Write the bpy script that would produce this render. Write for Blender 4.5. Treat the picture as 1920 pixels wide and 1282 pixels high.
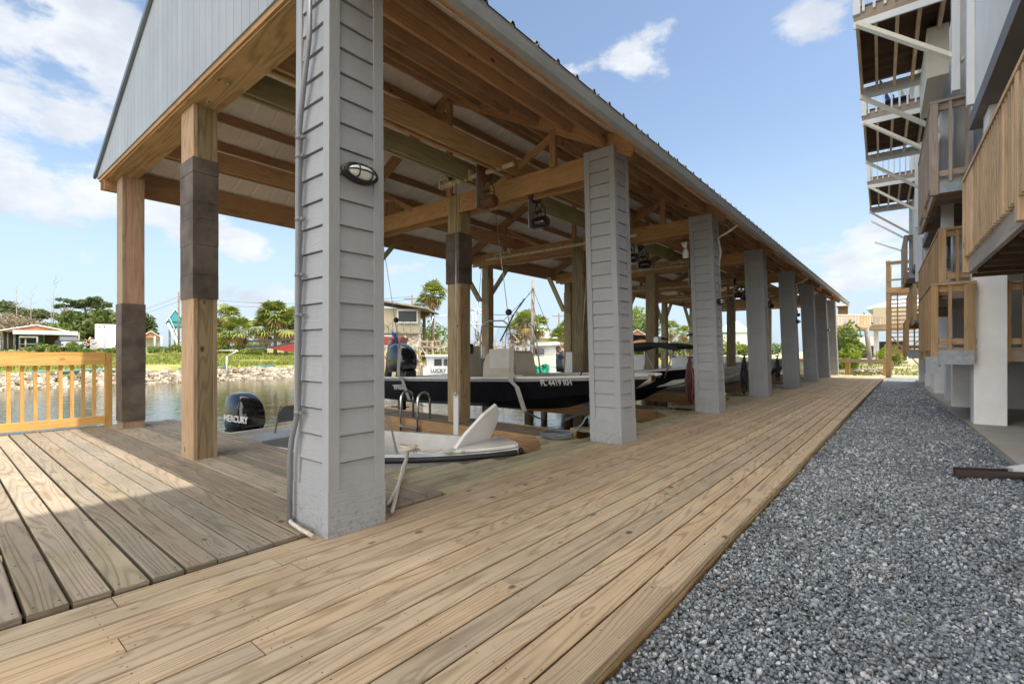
import bpy, bmesh, math, random
import numpy as np
from mathutils import Matrix, Vector, Euler
R = math.radians
random.seed(7); np.random.seed(7)
for o in list(bpy.data.objects): bpy.data.objects.remove(o)
scene = bpy.context.scene
COL = scene.collection

# ------------------------------------------------------------------ camera
H = 1.07                                   # eye height above the boardwalk
F = 905.0; CX = 960.0; HY = 660.0; YAW = math.atan2(745.0, F)
S = math.sin(YAW); C = math.cos(YAW)
cam = bpy.data.cameras.new('camera'); co = bpy.data.objects.new('camera', cam); COL.objects.link(co)
co.location = (0, 0, H); co.rotation_euler = (R(90), 0, YAW)
cam.sensor_width = 36; cam.lens = F/1920*36; cam.shift_y = 19/1920; cam.clip_end = 3000; cam.clip_start = .05
scene.camera = co
scene.render.resolution_x = 1024; scene.render.resolution_y = 683
scene.view_settings.view_transform = 'Standard'; scene.view_settings.look = 'None'
scene.view_settings.exposure = 1.42; scene.view_settings.gamma = 1
SUN_EL = R(62); SUN_AZ = R(4.7)              # azimuth measured from +X towards +Y
def P(px, py, d):                          # survey helper: photo bearing and distance to a place
    r = (px-CX)/F*d
    return Vector((C*r-S*d, S*r+C*d, H-(py-HY)/F*d))

# ------------------------------------------------------------------ node helpers
class NT:
    def __init__(s, nt): s.nt = nt; s.n = nt.nodes; s.l = nt.links
    def new(s, t, **k):
        n = s.n.new(t)
        for a, b in k.items(): setattr(n, a, b)
        return n
    def link(s, a, b): s.l.new(a, b)
    def val(s, inp, v):
        if hasattr(v, 'node'): s.l.new(v, inp)
        else: inp.default_value = v
    def math(s, op, a, b=None, c=None, clamp=False):
        n = s.new('ShaderNodeMath', operation=op, use_clamp=clamp)
        s.val(n.inputs[0], a)
        if b is not None: s.val(n.inputs[1], b)
        if c is not None: s.val(n.inputs[2], c)
        return n.outputs[0]
    def vmath(s, op, a, b=None):
        n = s.new('ShaderNodeVectorMath', operation=op); s.val(n.inputs[0], a)
        if b is not None: s.val(n.inputs[1], b)
        return n.outputs['Value'] if op in ('DOT_PRODUCT', 'LENGTH') else n.outputs[0]
    def noise(s, vec, scale, detail=3, rough=.5, dim='3D', w=None):
        n = s.new('ShaderNodeTexNoise', noise_dimensions=dim)
        s.val(n.inputs['Vector'], vec); n.inputs['Scale'].default_value = scale
        n.inputs['Detail'].default_value = detail; n.inputs['Roughness'].default_value = rough
        if w is not None: s.val(n.inputs['W'], w)
        return n.outputs[0]
    def ramp(s, f, stops):
        n = s.new('ShaderNodeValToRGB'); s.val(n.inputs[0], f)
        cr = n.color_ramp
        while len(cr.elements) < len(stops): cr.elements.new(.5)
        for e, (p, c) in zip(cr.elements, stops):
            e.position = p; e.color = (c[0], c[1], c[2], 1) if hasattr(c, '__len__') else (c, c, c, 1)
        return n.outputs[0]
    def mix(s, f, a, b, mode='MIX'):
        n = s.new('ShaderNodeMix', data_type='RGBA', blend_type=mode)
        s.val(n.inputs[0], f); s.val(n.inputs[6], a if hasattr(a, 'node') else (*a, 1)); s.val(n.inputs[7], b if hasattr(b, 'node') else (*b, 1))
        return n.outputs[2]
    def maprange(s, v, a, b, c, d, smooth=False):
        n = s.new('ShaderNodeMapRange', interpolation_type='SMOOTHSTEP' if smooth else 'LINEAR')
        s.val(n.inputs[0], v)
        for i, x in enumerate((a, b, c, d)): n.inputs[i+1].default_value = x
        return n.outputs[0]

# ------------------------------------------------------------------ sky and sun
world = bpy.data.worlds.new('World'); scene.world = world; world.use_nodes = True
w = NT(world.node_tree); w.n.clear()
out = w.new('ShaderNodeOutputWorld'); bg = w.new('ShaderNodeBackground')
sky = w.new('ShaderNodeTexSky', sky_type='NISHITA', sun_disc=False)
sky.sun_elevation = SUN_EL; sky.sun_rotation = R(90)-SUN_AZ
sky.air_density = 1.0; sky.dust_density = 1.2; sky.ozone_density = 1.5
tc = w.new('ShaderNodeTexCoord')
sx = w.new('ShaderNodeSeparateXYZ'); w.link(tc.outputs['Generated'], sx.inputs[0])
az = w.math('ARCTAN2', sx.outputs[0], sx.outputs[1]); el = w.math('ARCSINE', sx.outputs[2])
# fixed clouds over the canal: (azimuth deg, elevation deg, half width, half height, density)
def ae(px, py):
    v = P(px, py, 1)-Vector((0, 0, H)); v.normalize()
    return math.degrees(math.atan2(v.x, v.y)), math.degrees(math.asin(v.z))
clouds = [(190, 90, 9, 7.5, .75), (20, 100, 8, 7, .6), (120, 30, 7, 5, .6), (185, 205, 7.5, 4.2, .85), (45, 215, 4, 3.0, .6), (95, 350, 12, 3.0, 1.0), (300, 385, 10, 2.2, .7), (20, 320, 6, 3, .8),
          (470, 460, 9, 2.0, .6), (80, 500, 16, 2.2, .5), (1215, 98, 5.4, 3.0, 1.15), (1075, 130, 2.5, 2.0, .35), (1515, 38, 4.6, 2.0, .5), (1310, 118, 2, .7, .3),
          (1590, 500, 10, 3.0, .95), (1660, 475, 8, 3.2, .9), (800, 500, 7, 2.2, .5), (560, 560, 16, 1.6, .35), (1300, 560, 14, 1.4, .3)]
acc = None
for px, py, ra, re, dn in clouds:
    a0, e0 = ae(px, py)
    da = w.math('MULTIPLY', w.math('SUBTRACT', az, R(a0)), 1/R(ra)); de = w.math('MULTIPLY', w.math('SUBTRACT', el, R(e0)), 1/R(re))
    d2 = w.math('ADD', w.math('MULTIPLY', da, da), w.math('MULTIPLY', de, de))
    m = w.math('MULTIPLY', w.math('SUBTRACT', 1.0, d2), dn)
    acc = m if acc is None else w.math('MAXIMUM', acc, m)
acc = w.math('MAXIMUM', acc, -1.0)
stretch = w.vmath('MULTIPLY', tc.outputs['Generated'], (1, 1, 1.9))
n1 = w.noise(stretch, 6.5, 9, .58); n2 = w.noise(stretch, 2.3, 6, .55)
# added bright cloud, unseen overhead and towards the land side, to fill the shade
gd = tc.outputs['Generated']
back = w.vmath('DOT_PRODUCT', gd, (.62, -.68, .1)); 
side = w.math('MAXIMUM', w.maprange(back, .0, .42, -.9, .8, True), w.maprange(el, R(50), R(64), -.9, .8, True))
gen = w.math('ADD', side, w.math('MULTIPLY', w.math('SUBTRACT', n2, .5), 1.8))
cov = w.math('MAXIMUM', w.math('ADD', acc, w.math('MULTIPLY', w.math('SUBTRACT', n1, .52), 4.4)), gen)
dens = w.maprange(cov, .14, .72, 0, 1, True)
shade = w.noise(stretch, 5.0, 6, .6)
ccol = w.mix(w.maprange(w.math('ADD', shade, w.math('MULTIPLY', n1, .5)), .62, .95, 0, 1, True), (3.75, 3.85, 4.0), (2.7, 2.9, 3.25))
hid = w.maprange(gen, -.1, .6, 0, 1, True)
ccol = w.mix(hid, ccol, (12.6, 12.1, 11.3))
hz = w.maprange(el, 0, R(24), .8, .0, True)
skyc = w.mix(1.0, sky.outputs[0], (.98, .93, .86), 'MULTIPLY')
skyc = w.mix(hz, skyc, (2.3, 2.95, 3.7))
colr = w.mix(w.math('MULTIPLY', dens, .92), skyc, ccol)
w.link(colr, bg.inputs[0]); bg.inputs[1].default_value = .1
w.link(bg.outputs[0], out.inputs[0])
world.cycles.sampling_method = 'MANUAL'; world.cycles.sample_map_resolution = 512

sun = bpy.data.lights.new('sun', 'SUN'); so = bpy.data.objects.new('sun', sun); COL.objects.link(so)
sun.energy = 2.35; sun.angle = R(.6); sun.color = (1, .93, .82)
sd = Vector((math.cos(SUN_EL)*math.cos(SUN_AZ), math.cos(SUN_EL)*math.sin(SUN_AZ), math.sin(SUN_EL)))
so.rotation_euler = sd.to_track_quat('Z', 'Y').to_euler(); so.location = (20, 0, 30)

# ------------------------------------------------------------------ materials
def base_mat(name):
    m = bpy.data.materials.new(name); m.use_nodes = True
    t = NT(m.node_tree); b = t.n['Principled BSDF']
    return m, t, b
def setb(t, b, **k):
    for a, v in k.items(): t.val(b.inputs[a], v if hasattr(v, 'node') or not hasattr(v, '__len__') or len(v) != 3 else (*v, 1))
def bump(t, b, h, strength=.3, dist=.01):
    n = t.new('ShaderNodeBump'); n.inputs['Strength'].default_value = strength; n.inputs['Distance'].default_value = dist
    t.link(h, n.inputs['Height']); t.link(n.outputs[0], b.inputs['Normal'])
def plain(name, c, rough=.5, metal=0, var=.12, scale=6, spec=.5, bmp=0, rndvar=0, **kw):
    m, t, b = base_mat(name)
    g = t.new('ShaderNodeNewGeometry').outputs['Position']
    n = t.noise(g, scale, 5, .6)
    f = t.maprange(n, .3, .7, 1-var, 1+var)
    if rndvar:
        at = t.new('ShaderNodeAttribute', attribute_name='rnd').outputs['Fac']
        f = t.math('MULTIPLY', f, t.maprange(at, 0, 1, 1-rndvar, 1+rndvar))
    v = t.new('ShaderNodeVectorMath', operation='SCALE'); v.inputs[0].default_value = c; t.link(f, v.inputs['Scale'])
    setb(t, b, **{'Base Color': v.outputs[0], 'Roughness': rough, 'Metallic': metal, 'Specular IOR Level': spec})
    if bmp: bump(t, b, t.noise(g, scale*6, 4), bmp, .004)
    for k, x in kw.items(): b.inputs[k.replace('_', ' ')].default_value = x
    return m
def wood(name, light, dark, rings=34, contrast=.7, grey=0, greyc=(.34, .33, .31), rough=.75, knots=.5, tint=.25, green=0, bmp=.25, fibre=.35):
    """sawn timber: contour lines of a stretched noise give the cathedral grain; UVs are metres along/across each board"""
    m, t, b = base_mat(name)
    uv = t.new('ShaderNodeUVMap').outputs[0]
    rn = t.new('ShaderNodeAttribute', attribute_name='rnd').outputs['Fac']
    off = t.new('ShaderNodeCombineXYZ'); t.link(t.math('MULTIPLY', rn, 37.0), off.inputs[2])
    p = t.vmath('ADD', uv, off.outputs[0])
    fig = t.noise(t.vmath('MULTIPLY', p, (.42, 6.5, 1)), 1.0, 1.0, .35)
    # knots: sparse cells that also push the grain aside
    vo = t.new('ShaderNodeTexVoronoi', feature='F1'); t.link(t.vmath('MULTIPLY', p, (2.6, 4.6, 1)), vo.inputs['Vector']); vo.inputs['Scale'].default_value = 1
    vo.inputs['Randomness'].default_value = 1
    kd = vo.outputs['Distance']
    wob = t.math('MULTIPLY', t.maprange(kd, 0, .30, .055, 0, True), 1.0)
    ringv = t.math('SINE', t.math('MULTIPLY', t.math('ADD', fig, wob), rings*5.0))
    ringv = t.maprange(ringv, -.75, 1.0, 0, 1)
    ringv = t.math('POWER', ringv, 2.6)
    fib = t.noise(t.vmath('MULTIPLY', p, (5, 160, 1)), 1.0, 3, .6)
    blot = t.noise(t.vmath('MULTIPLY', p, (.8, 6, 1)), 1.0, 4, .55)
    mixf = t.math('ADD', t.math('MULTIPLY', ringv, contrast), t.math('MULTIPLY', t.math('SUBTRACT', fib, .5), fibre*2), clamp=True)
    c = t.mix(mixf, light, dark)
    if grey: c = t.mix(t.math('MULTIPLY', t.maprange(blot, .35, .65, .25, 1.0), grey), c, greyc)
    if green:
        gn = t.noise(t.vmath('MULTIPLY', p, (1.5, 3, 1)), 1.0, 4, .6)
        c = t.mix(t.math('MULTIPLY', t.maprange(gn, .52, .68, 0, 1, True), green), c, (.17, .19, .07))
    kn = t.maprange(kd, .05, .105, knots, 0, True)
    c = t.mix(kn, c, (dark[0]*.35, dark[1]*.3, dark[2]*.25))
    hs = t.maprange(t.math('FRACT', t.math('MULTIPLY', rn, 7.31)), 0, 1, 1-tint, 1+tint)
    warm = t.mix(t.math('FRACT', t.math('MULTIPLY', rn, 3.77)), (1.0, 1.0, 1.0), (1.06, .96, .86))
    gp = t.new('ShaderNodeNewGeometry').outputs['Position']
    st = t.noise(gp, 1.1, 6, .65); st2 = t.noise(t.vmath('MULTIPLY', p, (3, 14, 1)), 1.0, 5, .7)
    hs = t.math('MULTIPLY', hs, t.math('MULTIPLY', t.maprange(st, .32, .68, .86, 1.1), t.maprange(st2, .3, .7, .9, 1.08)))
    spk = t.maprange(t.noise(t.vmath('MULTIPLY', p, (26, 60, 1)), 1.0, 2, .5), .70, .78, 1.0, .55); hs = t.math('MULTIPLY', hs, spk)
    v = t.new('ShaderNodeVectorMath', operation='SCALE'); t.link(t.mix(1.0, c, warm, 'MULTIPLY'), v.inputs[0]); t.link(hs, v.inputs['Scale'])
    setb(t, b, **{'Base Color': v.outputs[0], 'Roughness': rough, 'Specular IOR Level': .25})
    hh = t.math('ADD', t.math('MULTIPLY', fib, .6), t.math('MULTIPLY', ringv, .5))
    bump(t, b, hh, bmp, .003)
    return m
M = {}
M['deck'] = wood('boardwalk_pine', (.505, .405, .28), (.25, .175, .105), rings=26, contrast=.62, grey=.14, greyc=(.50, .46, .40), green=.05, tint=.10, knots=.85)
M['deck_moss'] = wood('mossy_pine', (.46, .41, .27), (.25, .21, .12), rings=18, contrast=.5, grey=.4, greyc=(.38, .38, .31), green=.6, tint=.15)
M['olddeck'] = wood('weathered_decking', (.35, .295, .22), (.16, .12, .085), rings=24, contrast=.7, grey=.5, greyc=(.275, .255, .225), tint=.2, green=.25, bmp=.6, knots=.85, fibre=.5)
M['beam'] = wood('beam_pine', (.54, .345, .18), (.33, .185, .085), rings=18, contrast=.5, tint=.14)
M['gbeam'] = wood('gable_beam_pine', (.46, .33, .17), (.25, .16, .07), rings=11, contrast=.65, tint=.1, green=.12)
M['purlin'] = wood('purlin_pine', (.47, .295, .17), (.27, .16, .09), rings=14, contrast=.5, tint=.2, knots=.9)
M['greenbeam'] = wood('green_treated_beam', (.42, .39, .22), (.26, .23, .12), rings=14, contrast=.4, green=.4)
M['post'] = wood('post_pine', (.37, .30, .18), (.19, .14, .075), rings=14, contrast=.7, green=.4, tint=.22, knots=.9, grey=.3, greyc=(.27, .22, .17))
M['post_red'] = wood('post_red_pine', (.40, .26, .17), (.23, .14, .085), rings=16, contrast=.5, tint=.12, grey=.2)
M['rail'] = wood('new_yellow_pine', (.60, .37, .125), (.42, .23, .07), rings=12, contrast=.5, tint=.1)
M['bldwood_b'] = wood('brown_balcony_pine', (.46, .32, .18), (.29, .19, .10), rings=14, contrast=.5, tint=.2)
M['bldwood'] = wood('balcony_pine', (.64, .48, .31), (.43, .29, .17), rings=14, contrast=.55, tint=.22)
M['bldwood_w'] = wood('weathered_balcony_pine', (.42, .33, .25), (.26, .19, .13), rings=14, contrast=.5, tint=.18, grey=.35)
M['fascia'] = wood('bleached_fascia', (.66, .58, .48), (.36, .29, .22), rings=12, contrast=.4, grey=.5, greyc=(.5, .46, .42))
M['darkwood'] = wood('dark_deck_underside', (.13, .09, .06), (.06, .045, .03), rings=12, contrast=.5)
def painted(name, c, grain=True):
    m, t, b = base_mat(name)
    uv = t.new('ShaderNodeUVMap').outputs[0]
    rn = t.new('ShaderNodeAttribute', attribute_name='rnd').outputs['Fac']
    off = t.new('ShaderNodeCombineXYZ'); t.link(t.math('MULTIPLY', rn, 37.0), off.inputs[2])
    p = t.vmath('ADD', uv, off.outputs[0])
    fig = t.noise(t.vmath('MULTIPLY', p, (2.2, 12, 1)), 1.0, 2, .4)
    rg = t.math('SINE', t.math('MULTIPLY', fig, 60.0)); fib = t.noise(t.vmath('MULTIPLY', p, (14, 140, 1)), 1, 3, .6)
    g = t.new('ShaderNodeNewGeometry').outputs['Position']
    dirt = t.noise(g, 1.3, 6, .65); d2 = t.noise(t.vmath('MULTIPLY', g, (9, 9, .8)), 1.0, 4, .6)
    f = t.math('MULTIPLY', t.maprange(dirt, .3, .7, .92, 1.06), t.maprange(d2, .3, .7, .95, 1.04))
    f = t.math('MULTIPLY', f, t.maprange(rn, 0, 1, .96, 1.04))
    sz = t.new('ShaderNodeSeparateXYZ'); t.link(g, sz.inputs[0]); sp_ = t.noise(g, 38, 4, .7)
    f = t.math('MULTIPLY', f, t.maprange(t.math('SUBTRACT', sp_, t.math('MULTIPLY', sz.outputs[2], .55)), .46, .62, 1.0, .72))
    v = t.new('ShaderNodeVectorMath', operation='SCALE'); v.inputs[0].default_value = c; t.link(f, v.inputs['Scale'])
    setb(t, b, **{'Base Color': v.outputs[0], 'Roughness': .55, 'Specular IOR Level': .35})
    bump(t, b, t.math('ADD', t.math('MULTIPLY', rg, .5), fib), .32, .0025)
    return m
M['grey'] = painted('grey_fibre_cement', (.375, .388, .41))
M['gable'] = painted('blue_grey_gable_paint', (.37, .41, .455))
M['dgrey'] = painted('dark_grey_siding', (.2, .215, .24))
M['plank'] = wood('weathered_plank', (.42, .31, .20), (.24, .16, .10), rings=18, contrast=.7, grey=.45, greyc=(.33, .28, .23), tint=.15, knots=.9)
M['wrap'] = plain('tar_wrap', (.105, .083, .067), .7, var=.5, scale=4, bmp=.5)
M['metal'] = plain('galvanised_steel', (.27, .30, .33), .45, .6, var=.2, scale=12)
M['roof_top'] = plain('blue_grey_roof_metal', (.19, .23, .26), .45, .3, var=.15, scale=3)
M['roof_under'] = plain('cream_roof_underside', (.95, .87, .75), .5, 0, var=.06, scale=2)
M['gutter'] = plain('grey_gutter', (.38, .41, .43), .4, 0, var=.1, scale=5)
M['conduit'] = plain('grey_conduit', (.22, .23, .25), .45, 0, var=.1)
M['white'] = plain('white_paint', (.68, .69, .70), .45, 0, var=.05, scale=2)
M['stucco'] = plain('white_stucco', (.90, .895, .89), .85, 0, var=.06, scale=3, bmp=.6)
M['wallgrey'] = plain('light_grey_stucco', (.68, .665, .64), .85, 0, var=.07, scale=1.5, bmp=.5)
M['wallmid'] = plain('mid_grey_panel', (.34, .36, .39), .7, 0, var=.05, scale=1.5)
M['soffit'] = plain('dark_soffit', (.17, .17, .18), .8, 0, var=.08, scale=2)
M['cream'] = plain('cream_paint', (.72, .66, .54), .6, 0, var=.05)
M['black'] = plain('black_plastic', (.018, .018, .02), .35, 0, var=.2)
M['gloss_black'] = plain('gloss_black_cowl', (.012, .013, .016), .12, 0, var=.1, Coat_Weight=.5)
M['hull_black'] = plain('black_hull_paint', (.012, .013, .017), .38, 0, var=.3, scale=2, spec=.35)
M['gelcoat'] = plain('white_gelcoat', (.82, .81, .78), .3, 0, var=.06, scale=3)
M['gelcoat_in'] = plain('off_white_deck', (.72, .70, .65), .55, 0, var=.1, scale=5)
M['beige'] = plain('beige_console', (.60, .55, .46), .4, 0, var=.06)
M['rubber'] = plain('black_rubber', (.03, .03, .033), .6, 0, var=.2)
M['chrome'] = plain('polished_aluminium', (.72, .72, .70), .22, 1, var=.05)
M['alu'] = plain('aluminium', (.55, .56, .57), .4, .8, var=.12)
M['pipe'] = plain('cream_lift_pipe', (.62, .54, .40), .5, .1, var=.22, scale=14)
M['rust'] = plain('rusty_iron', (.16, .075, .04), .8, .2, var=.5, scale=30)
M['rope'] = plain('white_rope', (.58, .53, .45), .85, 0, var=.25, scale=60)
M['strap'] = plain('grey_strap', (.42, .40, .37), .8, 0, var=.15, scale=20)
M['hose_grey'] = plain('grey_hose', (.17, .19, .21), .45, 0, var=.15)
M['hose_red'] = plain('maroon_hose', (.13, .04, .035), .45, 0, var=.2)
M['hose_black'] = plain('black_hose', (.03, .03, .032), .5, 0, var=.2)
M['blue'] = plain('blue_rope', (.01, .07, .22), .8, 0, var=.4, scale=30)
M['bluep'] = plain('blue_barrel', (.12, .22, .36), .5, 0)
M['red'] = plain('red_paint', (.36, .05, .035), .4, 0)
M['teal'] = plain('teal_siding', (.03, .24, .30), .6, 0)
M['dteal'] = plain('dark_teal_siding', (.06, .17, .17), .7, 0)
M['yellow'] = plain('yellow_pad', (.55, .52, .04), .6, 0)
M['yhouse'] = plain('pale_yellow_siding', (.48, .43, .30), .75, 0, var=.06)
M['brown'] = plain('brown_vinyl', (.042, .024, .021), .4, 0)
M['concrete'] = plain('concrete_slab', (.40, .37, .32), .85, 0, var=.14, scale=1.6, bmp=.3)
M['seawall'] = plain('bulkhead_board', (.13, .10, .07), .9, 0, var=.3, scale=3)
M['stone_roof'] = plain('white_metal_roof', (.60, .62, .64), .45, .1, var=.05)
M['greenroof'] = plain('pale_green_metal_roof', (.36, .55, .47), .45, .1, var=.06)
M['truckp'] = plain('slate_blue_car_paint', (.08, .10, .14), .25, .3, var=.05)
M['lens'] = plain('frosted_glass', (.80, .80, .78), .3, 0, var=.03)
M['net'] = plain('green_net', (.02, .30, .19), .8, 0, var=.5, scale=3)
M['rustwood'] = plain('driftwood', (.38, .30, .22), .9, 0, var=.4, scale=5, rndvar=.4)
M['canvas'] = plain('black_canvas', (.03, .033, .04), .8, 0)
M['chairmesh'] = plain('dark_grey_plastic', (.12, .12, .13), .5, 0)
M['boatgrey'] = plain('grey_boat_trim', (.33, .34, .36), .5, 0)
M['orange_rust'] = plain('brick_gable', (.36, .17, .09), .9, 0, var=.2)
M['decal'] = plain('silver_decal', (.72, .72, .72), .4, 0, var=.02)
M['darkdecal'] = plain('dark_lettering', (.05, .06, .08), .5, 0, var=.02)
def glass(name, c, rough=.05):
    m, t, b = base_mat(name); setb(t, b, **{'Base Color': c, 'Roughness': rough, 'Specular IOR Level': .8}); return m
M['window'] = glass('window_glass', (.06, .065, .07))
def clear():
    m, t, b = base_mat('clear_windshield')
    tr = t.new('ShaderNodeBsdfTransparent'); gl = t.new('ShaderNodeBsdfGlossy'); gl.inputs['Roughness'].default_value = .05
    mx = t.new('ShaderNodeMixShader'); mx.inputs[0].default_value = .22
    t.link(tr.outputs[0], mx.inputs[1]); t.link(gl.outputs[0], mx.inputs[2]); t.link(mx.outputs[0], t.n['Material Output'].inputs[0]); return m
M['clear'] = clear()
def leaf(name, a, b_, tr=.25):
    m, t, b = base_mat(name)
    rn = t.new('ShaderNodeAttribute', attribute_name='rnd').outputs['Fac']
    c = t.mix(rn, a, b_)
    setb(t, b, **{'Base Color': c, 'Roughness': .6, 'Specular IOR Level': .3})
    tl = t.new('ShaderNodeBsdfTranslucent'); t.link(t.mix(1.0, c, (1.2, 1.3, .7), 'MULTIPLY'), tl.inputs[0])
    mx = t.new('ShaderNodeMixShader'); mx.inputs[0].default_value = tr
    t.link(b.outputs[0], mx.inputs[1]); t.link(tl.outputs[0], mx.inputs[2]); t.link(mx.outputs[0], t.n['Material Output'].inputs[0]); return m
M['leaf_dark'] = leaf('oak_leaves', (.035, .06, .018), (.12, .15, .04))
M['leaf_pine'] = leaf('pine_needles', (.05, .075, .03), (.13, .16, .06))
M['leaf_palm'] = leaf('palm_fronds', (.085, .125, .028), (.30, .32, .075))
M['leaf_palm_dead'] = leaf('dry_palm_fronds', (.30, .20, .08), (.46, .34, .15), .15)
M['leaf_bright'] = leaf('bright_shrub_leaves', (.11, .16, .025), (.28, .34, .045), .35)
M['leaf_mid'] = leaf('shrub_leaves', (.06, .10, .02), (.17, .22, .05))
M['twig'] = leaf('bare_twigs', (.13, .115, .07), (.27, .22, .15), .05)
M['grass'] = leaf('marsh_grass', (.11, .14, .03), (.26, .28, .065), .25)
M['bark'] = plain('bark', (.17, .13, .10), .9, 0, var=.3, scale=3, bmp=.5)
M['bark_pale'] = plain('dead_wood', (.24, .215, .19), .9, 0, var=.3, scale=3)
def rockm():
    m, t, b = base_mat('riprap_stone')
    rn = t.new('ShaderNodeAttribute', attribute_name='rnd').outputs['Fac']
    c = t.ramp(rn, [(0, (.15, .12, .08)), (.5, (.30, .26, .20)), (1, (.48, .43, .35))])
    setb(t, b, **{'Base Color': c, 'Roughness': .9}); return m
M['rock'] = rockm()
def gravelm():
    m, t, b = base_mat('crushed_blue_granite')
    rn = t.new('ShaderNodeAttribute', attribute_name='rnd').outputs['Fac']
    g = t.new('ShaderNodeNewGeometry').outputs['Position']
    c = t.ramp(rn, [(0, (.06, .075, .088)), (.25, (.16, .19, .215)), (.55, (.28, .315, .35)), (.8, (.43, .47, .50)), (.93, (.66, .66, .66)), (1, (.82, .80, .77))])
    pn = t.noise(g, 1.6, 5, .6); n = t.noise(g, 220, 3, .6); c = t.mix(t.maprange(pn, .5, .66, 0, .45, True), c, (.10, .105, .105)); c = t.mix(t.maprange(n, .3, .7, 0, 1), c, t.mix(.55, c, (.36, .38, .40)))
    setb(t, b, **{'Base Color': c, 'Roughness': .7, 'Specular IOR Level': .35})
    bump(t, b, n, .4, .002); return m
M['gravel'] = gravelm()
def gravelbed():
    m, t, b = base_mat('gravel_bed')
    g = t.new('ShaderNodeNewGeometry').outputs['Position']
    vo = t.new('ShaderNodeTexVoronoi'); t.link(g, vo.inputs['Vector']); vo.inputs['Scale'].default_value = 48
    sp = t.new('ShaderNodeSeparateColor'); t.link(vo.outputs['Color'], sp.inputs[0])
    c = t.ramp(sp.outputs[0], [(0, (.06, .075, .09)), (.3, (.17, .20, .23)), (.6, (.29, .325, .36)), (.85, (.46, .49, .52)), (1, (.75, .74, .72))])
    c = t.mix(t.maprange(vo.outputs['Distance'], .35, .8, 0, .8), c, (.02, .025, .03))
    setb(t, b, **{'Base Color': c, 'Roughness': .8})
    bump(t, b, t.math('SUBTRACT', 1.0, vo.outputs['Distance']), .9, .012); return m
M['gravelbed'] = gravelbed()
def waterm():
    m, t, b = base_mat('canal_water')
    g = t.new('ShaderNodeNewGeometry').outputs['Position']
    n1 = t.noise(t.vmath('MULTIPLY', g, (1.0, .45, 1)), 1.6, 3, .5); n2 = t.noise(g, 9, 3, .5); n3 = t.noise(g, .12, 3, .5)
    c = t.mix(t.maprange(n3, .35, .65, 0, 1), (.030, .027, .012), (.040, .038, .018))
    setb(t, b, **{'Base Color': c, 'Roughness': .06, 'Specular IOR Level': .6}); b.inputs['IOR'].default_value = 1.33
    bump(t, b, t.math('ADD', n1, t.math('MULTIPLY', n2, .16)), .22, .10); return m
M['water'] = waterm()
def groundm(name, a, b_, c_, scale=.5):
    m, t, b = base_mat(name)
    g = t.new('ShaderNodeNewGeometry').outputs['Position']
    n = t.noise(g, scale, 8, .65); n2 = t.noise(g, scale*14, 5, .6)
    f = t.math('ADD', t.math('MULTIPLY', n, .7), t.math('MULTIPLY', n2, .3))
    c = t.ramp(f, [(.38, a), (.52, b_), (.64, c_)])
    setb(t, b, **{'Base Color': c, 'Roughness': .95, 'Specular IOR Level': .1}); bump(t, b, n2, .5, .05); return m
M['bank'] = groundm('grassy_bank', (.14, .17, .035), (.22, .23, .06), (.40, .35, .24), .09)
M['sand'] = groundm('sandy_yard', (.20, .22, .07), (.44, .38, .27), (.58, .52, .41), .35)
M['soil'] = plain('canal_bed', (.10, .08, .05), .95, 0)

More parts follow.
